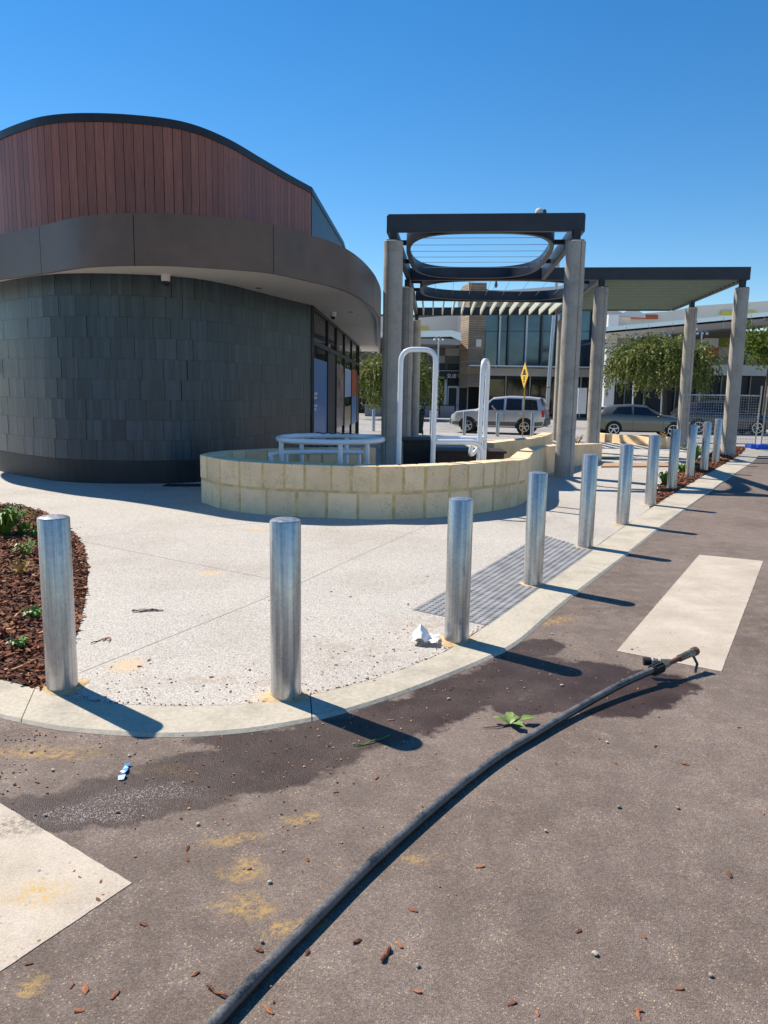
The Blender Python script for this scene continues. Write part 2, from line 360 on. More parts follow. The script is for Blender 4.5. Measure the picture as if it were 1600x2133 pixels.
simple('bird_grey', (0.09, 0.09, 0.11), .8, var=.3, scale=20)
simple('bird_pale', (0.62, 0.60, 0.56), .8, var=.25, scale=25)
simple('poster_blue', (0.08, 0.22, 0.52), .35, var=.08, scale=1)
simple('poster_pale', (0.40, 0.50, 0.74), .35, var=.1, scale=2)
def mk_poster(name, stops, sc, seed):
    t = NT(name); co = t.coord('Object', loc=(seed, seed, seed)); n = t.noise(co, sc, 3, .5, 1.2)
    t.col(t.ramp(n, stops)); t.set(.3)
mk_poster('poster_food', [(.3, (.05, .03, .03)), (.42, (.22, .05, .04)), (.5, (.55, .48, .46)), (.58, (.25, .10, .08)), (.7, (.72, .70, .68))], 2.2, 3)
mk_poster('poster_red', [(.3, (.10, .02, .02)), (.45, (.50, .07, .03)), (.6, (.62, .12, .04)), (.75, (.7, .5, .2))], 2.5, 9)
mk_poster('poster_warm', [(.3, (.45, .30, .12)), (.5, (.60, .45, .22)), (.62, (.45, .08, .05)), (.75, (.62, .6, .72))], 2.0, 5)
def mk_leaf(name, c1, c2, c3):
    t = NT(name); a = t.node('ShaderNodeAttribute', attribute_name='tone').outputs['Fac']
    o = t.ramp(a, [(0, c1), (.55, c2), (1, c3)])
    t.col(o); t.set(.55, 0, .3)
    tr = t.node('ShaderNodeBsdfTranslucent'); t.l(o, tr.inputs[0])
    mx = t.node('ShaderNodeMixShader'); mx.inputs[0].default_value = .3
    t.l(t.b.outputs[0], mx.inputs[1]); t.l(tr.outputs[0], mx.inputs[2]); t.l(mx.outputs[0], t.n['Material Output'].inputs[0])
mk_leaf('foliage', (0.06, 0.088, 0.016), (0.15, 0.185, 0.04), (0.33, 0.33, 0.11))
mk_leaf('foliage_bright', (0.05, 0.085, 0.01), (0.12, 0.17, 0.02), (0.24, 0.28, 0.05))
def mk_glass(name, tint, rough=.03, alpha=.45):
    t = NT(name); t.col(tint); t.set(rough, 0, .8)
    tr = t.node('ShaderNodeBsdfTransparent'); tr.inputs[0].default_value = (.55, .62, .66, 1)
    mx = t.node('ShaderNodeMixShader'); mx.inputs[0].default_value = alpha
    t.l(tr.outputs[0], mx.inputs[1]); t.l(t.b.outputs[0], mx.inputs[2]); t.l(mx.outputs[0], t.n['Material Output'].inputs[0])
mk_glass('shop_glass', (0.02, 0.025, 0.03), .02, .55)
def mk_facade_glass():
    t = NT('facade_glass'); co = t.coord('World'); n = t.noise(co, .25, 3)
    t.col(t.ramp(n, [(.35, (0.03, 0.055, 0.075)), (.65, (0.10, 0.17, 0.22))])); t.set(.08, .35, .8)
mk_facade_glass()

# ------------------------------------------------------------------ mesh helpers
class MB:
    def __init__(s): s.v = []; s.f = []; s.tone = []
    def add(s, vs, fs):
        o = len(s.v); s.v += [tuple(v) for v in vs]; s.f += [tuple(i + o for i in f) for f in fs]
    def box(s, c, size, rz=0.0, M=None):
        hx, hy, hz = size[0] / 2, size[1] / 2, size[2] / 2
        R = M if M is not None else Matrix.Rotation(rz, 3, 'Z'); c = Vector(c)
        vs = [c + R @ Vector((x, y, z)) for x, y, z in ((-hx, -hy, -hz), (hx, -hy, -hz), (hx, hy, -hz), (-hx, hy, -hz), (-hx, -hy, hz), (hx, -hy, hz), (hx, hy, hz), (-hx, hy, hz))]
        s.add(vs, [(0, 3, 2, 1), (4, 5, 6, 7), (0, 1, 5, 4), (1, 2, 6, 5), (2, 3, 7, 6), (3, 0, 4, 7)])
        return s
    def bar(s, a, b, w, h):                   # rectangular bar from a to b
        a = Vector(a); b = Vector(b); d = (b - a); L = d.length; x = d.normalized()
        up = Vector((0, 0, 1)) if abs(x.z) < .95 else Vector((0, 1, 0))
        y = up.cross(x).normalized(); z = x.cross(y)
        return s.box((a + b) / 2, (L, w, h), M=Matrix((x, y, z)).transposed())
    def prism(s, poly, z0, z1, ztop=None):
        n = len(poly); poly = [Vector((p[0], p[1])) for p in poly]
        if sum(poly[i].x * poly[(i + 1) % n].y - poly[(i + 1) % n].x * poly[i].y for i in range(n)) < 0: poly.reverse()
        tri = tessellate_polygon([[Vector((p.x, p.y, 0)) for p in poly]])
        vs = [(p.x, p.y, z0) for p in poly] + [(p.x, p.y, z1) for p in poly]
        fs = []
        for a, b, c in tri:
            pa, pb, pc = poly[a], poly[b], poly[c]
            if (pb - pa).cross(pc - pa) < 0: b, c = c, b
            fs.append((a + n, b + n, c + n)); fs.append((a, c, b))
        fs += [(i, (i + 1) % n, (i + 1) % n + n, i + n) for i in range(n)]
        s.add(vs, fs); return s
    def tube(s, pts, r, n=12, closed=False, cap=True):
        pts = [Vector(p) for p in pts]; N = len(pts); o = len(s.v)
        rr = r if isinstance(r, (list, tuple)) else [r] * N
        t0 = None; up = None
        for i in range(N):
            if closed: t = (pts[(i + 1) % N] - pts[i - 1]).normalized()
            else: t = (pts[min(i + 1, N - 1)] - pts[max(i - 1, 0)]).normalized()
            if up is None:
                up = Vector((0, 0, 1)) if abs(t.z) < .9 else Vector((1, 0, 0))
            up = (up - t * up.dot(t)).normalized(); sd = t.cross(up)
            for k in range(n):
                a = 2 * math.pi * k / n; s.v.append(tuple(pts[i] + (up * math.cos(a) + sd * math.sin(a)) * rr[i]))
        for i in range(N if closed else N - 1):
            j = (i + 1) % N
            for k in range(n):
                l = (k + 1) % n; s.f.append((o + i * n + k, o + j * n + k, o + j * n + l, o + i * n + l))
        if cap and not closed:
            s.f.append(tuple(o + k for k in range(n))); s.f.append(tuple(o + (N - 1) * n + k for k in reversed(range(n))))
        return s
    def lathe(s, prof, n=24, c=(0, 0, 0)):
        o = len(s.v)
        for r, z in prof:
            for k in range(n):
                a = 2 * math.pi * k / n; s.v.append((c[0] + r * math.cos(a), c[1] + r * math.sin(a), c[2] + z))
        for i in range(len(prof) - 1):
            for k in range(n):
                l = (k + 1) % n; s.f.append((o + i * n + k, o + i * n + l, o + (i + 1) * n + l, o + (i + 1) * n + k))
        s.f.append(tuple(o + k for k in reversed(range(n)))); s.f.append(tuple(o + (len(prof) - 1) * n + k for k in range(n)))
        return s
    def mesh(s, name, mat, smooth=False, bevel=0):
        me = bpy.data.meshes.new(name); me.from_pydata(s.v, [], s.f); me.materials.append(MATS[mat])
        if bevel:
            bm = bmesh.new(); bm.from_mesh(me); bmesh.ops.remove_doubles(bm, verts=bm.verts, dist=1e-5)
            es = [e for e in bm.edges if len(e.link_faces) == 2 and e.calc_face_angle(0) > .6]
            bmesh.ops.bevel(bm, geom=es, offset=bevel, segments=1, affect='EDGES'); bm.to_mesh(me); bm.free()
        if smooth:
            for p in me.polygons: p.use_smooth = True
            try: me.set_sharp_from_angle(angle=rad(38))
            except Exception: pass
        if s.tone:
            a = me.attributes.new('tone', 'FLOAT', 'FACE'); a.data.foreach_set('value', s.tone)
        me.update(); return me
    def build(s, name, mat, parent=None, smooth=False, bevel=0, **kw):
        return link(name, s.mesh(name, mat, smooth, bevel), parent, **kw)
def link(name, me, parent=None, label=None, cat=None, group=None, kind=None, loc=None, rot=None):
    o = bpy.data.objects.new(name, me); COL.objects.link(o)
    if parent is not None: o.parent = parent
    if loc is not None: o.location = loc
    if rot is not None: o.rotation_euler = rot
    return tag(o, label, cat, group, kind)
def tag(o, label=None, cat=None, group=None, kind=None):
    if label: o['label'] = label
    if cat: o['category'] = cat
    if group: o['group'] = group
    if kind: o['kind'] = kind
    return o
def thing(name, label, cat, loc=(0, 0, 0), rz=0.0, group=None):
    o = bpy.data.objects.new(name, None); COL.objects.link(o); o.location = loc; o.rotation_euler = (0, 0, rz); o.empty_display_size = .2
    return tag(o, label, cat, group)
def copy_tree(o, parent=None):
    c = o.copy(); COL.objects.link(c)
    if parent is not None: c.parent = parent
    for ch in list(o.children): copy_tree(ch, c)
    return c
def sheet(name, poly, z, mat, kind='structure', parent=None, label=None, cat=None, zf=None, group=None):
    poly = [Vector((p[0], p[1], 0)) for p in poly]; n = len(poly)
    if sum(poly[i].x * poly[(i + 1) % n].y - poly[(i + 1) % n].x * poly[i].y for i in range(n)) < 0: poly.reverse()
    b = MB(); tri = tessellate_polygon([poly]); fs = []
    for a, bb, c in tri:
        if (poly[bb] - poly[a]).cross(poly[c] - poly[a]).z < 0: bb, c = c, bb
        fs.append((a, bb, c))
    b.add([(p.x, p.y, (zf(p.y) if zf else 0) + z) for p in poly], fs)
    return b.build(name, mat, parent, kind=kind, label=label, cat=cat, group=group)
def catmull(pts, per=8, closed=False):
    pts = [Vector(p) for p in pts]; out = []; N = len(pts)
    rng = range(N if closed else N - 1)
    for i in rng:
        if closed: p0, p1, p2, p3 = pts[i - 1], pts[i], pts[(i + 1) % N], pts[(i + 2) % N]
        else: p0, p1, p2, p3 = pts[max(i - 1, 0)], pts[i], pts[i + 1], pts[min(i + 2, N - 1)]
        for k in range(per):
            t = k / per; t2 = t * t; t3 = t2 * t
            out.append(.5 * ((2 * p1) + (p2 - p0) * t + (2 * p0 - 5 * p1 + 4 * p2 - p3) * t2 + (3 * p1 - p0 - 3 * p2 + p3) * t3))
    if not closed: out.append(pts[-1])
    return out
class Curve2:                                 # arc-length curve in plan; normal points to the right of travel
    def __init__(s, pts):
        s.p = [Vector((q[0], q[1])) for q in pts]; s.s = [0.0]
        for a, b in zip(s.p, s.p[1:]): s.s.append(s.s[-1] + (b - a).length)
        s.L = s.s[-1]
    def at(s, t):
        t = max(0, min(s.L, t))
        import bisect
        i = min(max(bisect.bisect_right(s.s, t) - 1, 0), len(s.p) - 2)
        f = (t - s.s[i]) / max(1e-9, s.s[i + 1] - s.s[i]); return s.p[i].lerp(s.p[i + 1], f)
    def tan(s, t):
        d = s.at(t + .03) - s.at(t - .03); return d.normalized()
    def nor(s, t):
        d = s.tan(t); return Vector((d.y, -d.x))
    def band(s, mb, s0, s1, z0, z1, n0, n1, step=.15):    # solid strip between two offsets
        k = max(1, int(math.ceil((s1 - s0) / step))); vs = []
        for i in range(k + 1):
            t = s0 + (s1 - s0) * i / k; p = s.at(t); n = s.nor(t)
            zz0 = z0(t) if callable(z0) else z0; zz1 = z1(t) if callable(z1) else z1
            a = p + n * n0; b = p + n * n1
            vs += [(a.x, a.y, zz0), (b.x, b.y, zz0), (b.x, b.y, zz1), (a.x, a.y, zz1)]
        fs = []
        for i in range(k):
            o = 4 * i
            for q in range(4): fs.append((o + q, o + (q + 1) % 4, o + 4 + (q + 1) % 4, o + 4 + q))
        fs.append((3, 2, 1, 0)); o = 4 * k; fs.append((o, o + 1, o + 2, o + 3)); fs = [tuple(reversed(f)) for f in fs]
        mb.add(vs, fs); return mb
# ================================================================== ground, road, kerb
def xy(lst, z=0.0): return [P(a, b, z) for a, b in lst]
g = MB()
g.add([(-600, -30, -.5), (600, -30, -.5), (600, 1500, -.5), (-600, 1500, -.5)], [(0, 1, 2, 3)])
g.build('ground', 'street_asphalt', kind='structure')
# near road sheet (flat, then falling with the site)
r = MB(); ys = [-8, 20, 34, 36]
for x0, x1 in ((-40, 60),):
    for a, b in zip(ys, ys[1:]):
        r.add([(x0, a, zg(a) - .012), (x1, a, zg(a) - .012), (x1, b, zg(b) - .012), (x0, b, zg(b) - .012)], [(0, 1, 2, 3)])
r.build('road', 'asphalt', kind='structure')
s = MB()
for a, b in ((26.5, 34), (34, 64)):
    s.add([(-80, a, zg(a) - .004), (90, a, zg(a) - .004), (90, b, zg(b) - .004), (-80, b, zg(b) - .004)], [(0, 1, 2, 3)])
s.build('street', 'street_asphalt', kind='structure')

inner_px = [(-260, 1370), (-60, 1402), (95, 1440), (200, 1462), (330, 1471), (480, 1469), (600, 1456), (690, 1438), (800, 1408), (900, 1370), (955, 1341), (1010, 1305), (1100, 1240), (1230, 1147), (1310, 1090), (1390, 1036), (1440, 1006), (1490, 977), (1530, 954), (1545, 944), (1552, 936)]
outer_px = [(-260, 1440), (-60, 1478), (60, 1505), (150, 1520), (330, 1531), (480, 1525), (600, 1508), (700, 1486), (830, 1446), (950, 1400), (1030, 1365), (1090, 1330), (1180, 1252), (1300, 1160), (1385, 1092), (1465, 1034), (1512, 1000), (1545, 978), (1572, 960), (1580, 950), (1583, 943)]
inn = catmull([(p.x, p.y, 0) for p in xy(inner_px)], 6); out = catmull([(p.x, p.y, 0) for p in xy(outer_px)], 6)
kb = bpy.data.objects.new('kerb', None); COL.objects.link(kb); kb['kind'] = 'structure'
cuts = [0, 11, 39, 60, 76, 92, 104, 120]
for a, b in zip(cuts, cuts[1:]):
    m_ = MB(); vs = []; fs = []
    idx = list(range(a, b + 1))
    for j, i in enumerate(idx):
        p, q = inn[i].copy(), out[i].copy()
        if j == 0 and a: dl = (inn[i + 1] - inn[i]).normalized() * .006; p += dl; q += dl
        d = (q - p).normalized()
        e1 = p + d * .006; e2 = q - d * .02
        vs += [(p.x, p.y, -.2), (p.x, p.y, -.001), (e1.x, e1.y, .004), (e2.x, e2.y, .003), (q.x, q.y, -.0105), (q.x, q.y, -.2)]
    for j in range(len(idx) - 1):
        o = 6 * j
        for k in range(5): fs.append((o + k, o + k + 1, o + 7 + k, o + 6 + k))
    fs.append((0, 1, 2, 3, 4, 5)); o = 6 * (len(idx) - 1); fs.append((o + 5, o + 4, o + 3, o + 2, o + 1, o))
    m_.add(vs, fs); m_.build('kerb_block', 'kerb_concrete', kb)

m_ = MB(); vs = []                                     # dirt-filled joint between path and kerb
for i in range(9, 100):
    n = (inn[i] - out[i]).normalized(); w_ = .0045 + .0025 * math.sin(i * 1.9)
    a = inn[i] + n * w_; b_ = inn[i] - n * .003; vs += [(a.x, a.y, .0016), (b_.x, b_.y, .0052)]
m_.add(vs, [(2 * i, 2 * i + 2, 2 * i + 3, 2 * i + 1) for i in range(90)]); m_.build('kerb_joint', 'kerb_joint', kb)
# mulch beds
bed_px = [(-420, 1010), (-200, 1028), (0, 1050), (50, 1056), (89, 1067), (125, 1086), (153, 1111), (172, 1138), (183, 1180), (181, 1224), (172, 1280), (160, 1325), (140, 1375), (98, 1438)]
bed = catmull([(p.x, p.y, 0) for p in xy(bed_px)], 4)
kerb_left = [v for v in inn if v.x < bed[-1].x - .01]
bed_poly = bed + list(reversed(kerb_left))
strip_px = [(1352, 1048), (1362, 1026), (1385, 1002), (1412, 985), (1440, 970), (1470, 950), (1490, 940), (1510, 932), (1550, 932)]
strip = [p for p in xy(strip_px)]
kerb_right = [v for v in inn if v.y > P(1352, 1055).y]
strip_poly = strip + list(reversed(kerb_right))
sheet('garden_bed', [(p.x, p.y) for p in bed_poly], -.004, 'bark_soil')
sheet('garden_bed', [(p.x, p.y) for p in strip_poly], -.004, 'bark_soil')
def inside(poly, x, y):
    c = False; n = len(poly); j = n - 1
    for i in range(n):
        if (poly[i].y > y) != (poly[j].y > y) and x < (poly[j].x - poly[i].x) * (y - poly[i].y) / (poly[j].y - poly[i].y) + poly[i].x: c = not c
        j = i
    return c
def chips(name, poly, n, label, size=(.02, .055), lim=None, zb=0.0):
    b = MB(); xs = [p.x for p in poly]; ys_ = [p.y for p in poly]; c = 0; rnd = random.Random(5)
    x0, x1, y0, y1 = min(xs), max(xs), min(ys_), max(ys_)
    if lim: x0 = max(x0, lim)
    while c < n:
        x = rnd.uniform(x0, x1); y = rnd.uniform(y0, y1)
        if not inside(poly, x, y): continue
        L = rnd.uniform(*size); W = L * rnd.uniform(.2, .55); T = rnd.uniform(.003, .008)
        M = Matrix.Rotation(rnd.uniform(0, 6.28), 3, 'Z') @ Matrix.Rotation(rnd.gauss(0, .35), 3, 'Y') @ Matrix.Rotation(rnd.gauss(0, .35), 3, 'X')
        b.box((x, y, zb + rnd.uniform(.002, .03)), (L, W, T), M=M); b.tone += [min(1, max(0, rnd.gauss(.45, .25)))] * 6; c += 1
    return b.build(name, 'bark_chip', label=label, cat='mulch', kind='stuff')
chips('bark_mulch', [Vector((p.x, p.y)) for p in bed_poly], 15000, 'reddish brown bark chips covering the bed beside the curved kerb', (.018, .06), lim=-5.6)
chips('bark_mulch', [Vector((p.x, p.y)) for p in strip_poly], 5200, 'reddish brown bark chips in the narrow strip where four bollards stand', (.03, .08))

# footpath of exposed aggregate
kerb_mid = [v for v in inn if v.x >= bed[-1].x - .01 and v.y <= P(1352, 1055).y]
path = [(v.x, v.y) for v in kerb_mid] + [(p.x, p.y) for p in strip] + [(kerb_right[-1].x + .3, 20), (-26, 20), (-26, bed[0].y)] + [(v.x, v.y) for v in bed]
sheet('footpath', path, 0.0, 'aggregate')
sheet('forecourt', [(-26, 20), (13.2, 20), (13.6, 24.2), (9.5, 27.0), (5.0, 29.5), (-26, 31.5)], .003, 'far_paving', zf=zg)
# sawn control joints
for i, pl in enumerate([[(165, 1402), (330, 1336), (600, 1226), (760, 1152), (905, 1088)], [(155, 1123), (300, 1107), (565, 1088)], [(165, 1126), (330, 1160), (560, 1205)], [(1105, 1045), (1240, 1120)], [(1210, 990), (1345, 1058)], [(905, 1088), (1150, 1085)]]):
    pts = catmull([P(a, b) for a, b in pl], 4); c2 = Curve2(pts)
    b = MB(); k = 12
    vs = []
    for j in range(k + 1):
        t = c2.L * j / k; p = c2.at(t); n = c2.nor(t) * .002
        vs += [(p.x + n.x, p.y + n.y, .0012), (p.x - n.x, p.y - n.y, .0012)]
    b.add(vs, [(2 * j, 2 * j + 2, 2 * j + 3, 2 * j + 1) for j in range(k)])
    b.build('control_joint', 'joint_line', kind='structure')
# white crossing bars
for q in ([(1457, 1155), (1590, 1168), (1503, 1398), (1285, 1355)], [(-180, 1560), (0, 1672), (275, 1838), (0, 2022), (-200, 2160)]):
    pl = [P(a, b, -.008) for a, b in q]
    rgp = random.Random(6); ed = []
    for a_, b_ in zip(pl, pl[1:] + pl[:1]):
        nn = max(2, int((b_ - a_).length / .03)); d_ = (b_ - a_).normalized()
        for i_ in range(nn):
            q_ = a_.lerp(b_, i_ / nn); j_ = rgp.gauss(0, .0008) if i_ else 0; ed.append((q_.x - d_.y * j_, q_.y + d_.x * j_))
    m_ = MB(); m_.prism(ed, -.0115, -.0095); m_.build('crossing_bar', 'line_paint', kind='structure')

# tactile plate with raised dots
tp = [P(a, b) for a, b in ((860, 1271), (1016, 1304), (1236, 1147), (1128, 1114))]
t_ = thing('tactile_plate', 'grey studded tactile plate let into the pale path along the kerb', 'tactile paving', (0, 0, 0))
m_ = MB(); m_.prism([(p.x, p.y) for p in tp], -.01, .005); m_.build('plate', 'tactile_grey', t_)
m_ = MB(); e1 = tp[1] - tp[0]; e2 = tp[3] - tp[0]; e2b = tp[2] - tp[1]
nu = int(e1.length / .05); nv = int(e2.length / .05)
bol_xy = [P(1110, 1218), P(1219, 1140), P(951, 1335)]
for i in range(nu):
    for j in range(nv):
        u = (i + .5) / nu; v = (j + .5) / nv
        p = tp[0] + e1 * u + (e2 * (1 - u) + e2b * u) * v
        if any((p - q).length < .1 for q in bol_xy): continue
        m_.lathe([(.0175, .005), (.015, .0095), (.011, .0105)], 8, (p.x, p.y, 0))
m_.build('stud', 'tactile_grey', t_, smooth=True, kind='stuff')

# ================================================================== bollards
BOL = [((130, 1432), (114, 1072), 'shiny galvanised bollard at the edge of the bark bed, streaked with scratches'),
       ((596, 1450), (594, 1078), 'scratched galvanised bollard standing alone at the bend of the kerb'),
       ((951, 1335), (962, 1035), 'dull mottled galvanised bollard beside the crumpled white tissue'),
       ((1110, 1218), (1122, 982), 'galvanised bollard rising from the middle of the studded tactile plate'),
       ((1219, 1140), (1229, 945), 'galvanised bollard at the far end of the studded tactile plate'),
       ((1296, 1092), (1304, 924), 'galvanised bollard on plain path, first one past the tactile plate'),
       ((1354, 1052), (1360, 905), 'galvanised bollard on plain path, last one before the mulch strip'),
       ((1399, 1020), (1406, 893), 'galvanised bollard in the mulch strip, first after the plain path'),
       ((1436, 995), (1440, 884), 'galvanised bollard in the mulch strip, second after the plain path'),
       ((1466, 982), (1468, 878), 'galvanised bollard in the mulch strip, third after the plain path'),
       ((1490, 965), (1494, 872), 'galvanised bollard in the mulch strip, beside the mottled concrete column')]
def top_at(px, py, base):
    d = ray(px, py); t = math.hypot(base.x, base.y) / math.hypot(d.x, d.y)
    return Vector((d.x * t, d.y * t, CAM_H + d.z * t))
def bollard(base, h, label, group, lean=(0, 0), r=.077, collar=True, mulch=False):
    t = thing('bollard', label, 'bollard', base, random.uniform(0, 6), group)
    m_ = MB(); m_.lathe([(r, -.02), (r, h - .006), (r - .002, h - .002)], 36); o = m_.build('post', 'galvanised', t, smooth=True)
    c = MB(); c.lathe([(r - .0025, h - .004), (r - .004, h + .0005), (r * .7, h + .007), (r * .35, h + .010), (.004, h + .011)], 36); c.build('cap', 'galvanised', t, smooth=True)
    if collar:
        k = MB(); n = 28; rg = random.Random(int(base.x * 100)); rr = [r + .03 + .025 * rg.random() + .02 * math.sin(3 * q * 6.28 / n + base.x) for q in range(n)]
        vs = [((r - .002) * math.cos(q * 6.283 / n), (r - .002) * math.sin(q * 6.283 / n), .012) for q in range(n)] + [(rr[q] * math.cos(q * 6.283 / n), rr[q] * math.sin(q * 6.283 / n), .0015) for q in range(n)]
        k.add(vs, [(q, q + n, (q + 1) % n + n, (q + 1) % n) for q in range(n)]); k.build('grout_collar', 'grout_sand', t, smooth=True)
    return t
for i, (b, tp_, lab) in enumerate(BOL):
    p = P(*b); h = top_at(*tp_, p).z
    bollard(p, h - .012, lab, 'galvanised bollards along the kerb', collar=i < 7)

# ================================================================== kiosk
Wz = 3.25; FB = 3.15; FT = 3.82; DT = 5.5
wall_pts = [(-6.9, 19.2), (-7.95, 17.4), (-8.15, 15.9), (-7.75, 14.9), (-7.0, 13.9), (-6.35, 13.25), (-5.75, 12.76), (-5.2, 12.41), (-4.6, 12.26), (-3.85, 12.3), (-3.16, 12.58), (-2.68, 13.3), (-2.28, 14.4), (-1.93, 15.4), (-1.58, 16.3)]
WALL = Curve2(catmull([(a, b, 0) for a, b in wall_pts], 10))
kiosk = thing('kiosk', 'curved kiosk with dark slate tiles, bronze canopy and red timber cladding on top', 'building', (-4.5, 16, 0))
def kb_(mb, name, mat, parent=None, **kw):
    o = mb.build(name, mat, None, **kw); par = parent or kiosk
    o.parent = par; o.matrix_parent_inverse = Matrix.Translation((4.5, -16, 0)) if par is kiosk else Matrix.Identity(4)
    return o
KM = Matrix.Translation((4.5, -16, 0))
core = MB(); WALL.band(core, 0, WALL.L, -.05, Wz + .3, -.25, -.02); kb_(core, 'wall', 'plinth_tile')
pl = MB(); WALL.band(pl, 0, WALL.L, -.05, .37, -.03, .03); kb_(pl, 'plinth', 'plinth_black')
rows = 9; rh = (Wz - .37) / rows
tile_me = {}
rg = random.Random(3)
TN = 0
wall_vis0 = 3.2
for rI in range(rows):
    sx_ = wall_vis0 + rg.uniform(-.2, 0)
    while sx_ < WALL.L - .05:
        w = rg.choice([.263, .315, .315, .368])
        if sx_ + w > WALL.L: w = .211 if sx_ + .211 <= WALL.L + .1 else .1
        key = round(w, 3)
        if key not in tile_me:
            tm = MB(); tm.box((0, 0, 0), (key - .002, .022, rh - .0025)); tile_me[key] = tm.mesh('tile', 'slate_tile')
        c = sx_ + w / 2; p = WALL.at(c); n = WALL.nor(c); tn = WALL.tan(c)
        off = .004 + rg.uniform(-.0015, .002)
        o = link('tile', tile_me[key], kiosk, loc=(p.x + n.x * off + 4.5, p.y + n.y * off - 16, .37 + rh * (rI + .5)), rot=(rg.gauss(0, .003), 0, math.atan2(tn.y, tn.x) + rg.gauss(0, .002)))
        sx_ += w; TN += 1
# timber drum
dr = MB(); WALL.band(dr, 0, WALL.L, Wz + .2, DT - .05, -.25, -.015); kb_(dr, 'drum_wall', 'black_metal')
bw = .142; nB = int((WALL.L - 2.2) / bw); bm_ = MB(); bm_.box((0, 0, 0), (bw - .007, .022, DT - .06 - 3.75)); board_me = bm_.mesh('board', 'timber_board', bevel=.003)
for i in range(nB):
    c = WALL.L - (i + .5) * bw; p = WALL.at(c); n = WALL.nor(c); tn = WALL.tan(c)
    link('board', board_me, kiosk, loc=(p.x + n.x * .004 + 4.5, p.y + n.y * .004 - 16, (3.75 + DT - .06) / 2), rot=(0, 0, math.atan2(tn.y, tn.x)))
cp = MB(); WALL.band(cp, 0, WALL.L + 0, DT - .07, DT + .05, -.28, .035, .08); kb_(cp, 'roof_capping', 'black_metal')
# corrugated side and roof
side = Curve2([(-1.575, 16.32), (-1.25, 22.0), (-1.2, 33.5)])
m_ = MB(); side.band(m_, 0, side.L, Wz + .2, DT - .05, -.2, -.02); kb_(m_, 'side_wall', 'black_metal')
for i in range(40):
    c = .02 + i * .14 + .07
    m_ = MB(); p = side.at(c); n = side.nor(c); tn = side.tan(c)
    m_.box((p.x, p.y, 4.72), (.125, .03, DT - .12 - 3.75), math.atan2(tn.y, tn.x)); kb_(m_, 'side_rib', 'white_metal' if False else 'navy_steel')
m_ = MB(); side.band(m_, 0, side.L, DT - .07, DT + .05, -.28, .03); kb_(m_, 'roof_capping', 'black_metal')
roofp = [(q.x, q.y) for q in WALL.p[::4]] + [(-1.58, 16.3), (-1.25, 22), (-1.2, 33.5), (-6.6, 33.5)]
m_ = MB(); m_.prism([(x * 1, y) for x, y in roofp], DT - .2, DT - .1); kb_(m_, 'roof', 'black_metal')
# canopy: fascia panels and soffit
fas_px = [(0, 582), (87, 570), (165, 558), (225, 554), (280, 553), (340, 553), (400, 556), (490, 562), (570, 570), (650, 587), (690, 596), (725, 608), (752, 622), (772, 637), (784, 650), (793, 668)]
fp = [P(a, b, FB) for a, b in fas_px]
fpl = [(-7.4, 19.8), (-8.7, 17.4), (-8.85, 15.4), (-8.1, 13.9), (-7.05, 12.95)] + [(p.x, p.y) for p in fp] + [(-.18, 22.5), (-.22, 28.0), (-.3, 35.5)]
FAS = Curve2(catmull([(a, b, 0) for a, b in fpl], 8))
def s_of(p):
    return min(((FAS.at(FAS.L * i / 900) - Vector((p[0], p[1]))).length, FAS.L * i / 900) for i in range(901))[1]
js = [s_of(P(a, b, FB)) for a, b in ((87, 570), (280, 553), (570, 570), (778, 643))]
joints = [0, js[0] - 2.6, js[0], js[1], js[2], js[3], js[3] + 4.5, js[3] + 9, FAS.L]
for a, b in zip(joints, joints[1:]):
    m_ = MB(); FAS.band(m_, a + .006, b - .006, FB, FT, -.05, 0, .08); o = kb_(m_, 'fascia_panel', 'bronze_panel', smooth=True)
m_ = MB(); FAS.band(m_, 0, FAS.L, FB + .02, FT - .02, -.1, -.052, .2); kb_(m_, 'fascia_backing', 'white_metal')
sof = [(q.x, q.y) for q in FAS.p[::3]] + [(-.35, 35.5), (-6.6, 35.5), (-6.6, 19)]
inset = []
for i in range(0, 121):
    t = FAS.L * i / 120; p = FAS.at(t) - FAS.nor(t) * .03; inset.append((p.x, p.y))
m_ = MB(); m_.prism(inset + [(-6.0, 35.5), (-6.0, 20)], Wz, Wz + .04); kb_(m_, 'soffit', 'soffit')
m_ = MB(); m_.prism([(p[0], p[1]) for p in inset] + [(-6.0, 35.4), (-6.0, 20)], FT - .12, FT - .06); kb_(m_, 'canopy_roof', 'black_metal')
m_ = MB(); m_.box((-3.3, 35.5, (Wz + FT) / 2), (6.2, .06, FT - Wz + .06)); kb_(m_, 'fascia_panel', 'bronze_panel')
for px, py in ((539, 600), (731, 650), (795, 702)):
    p = P(px, py, Wz); m_ = MB(); m_.lathe([(.055, -.006), (.055, .004)], 20, (p.x, p.y, Wz)); kb_(m_, 'downlight', 'black_metal')
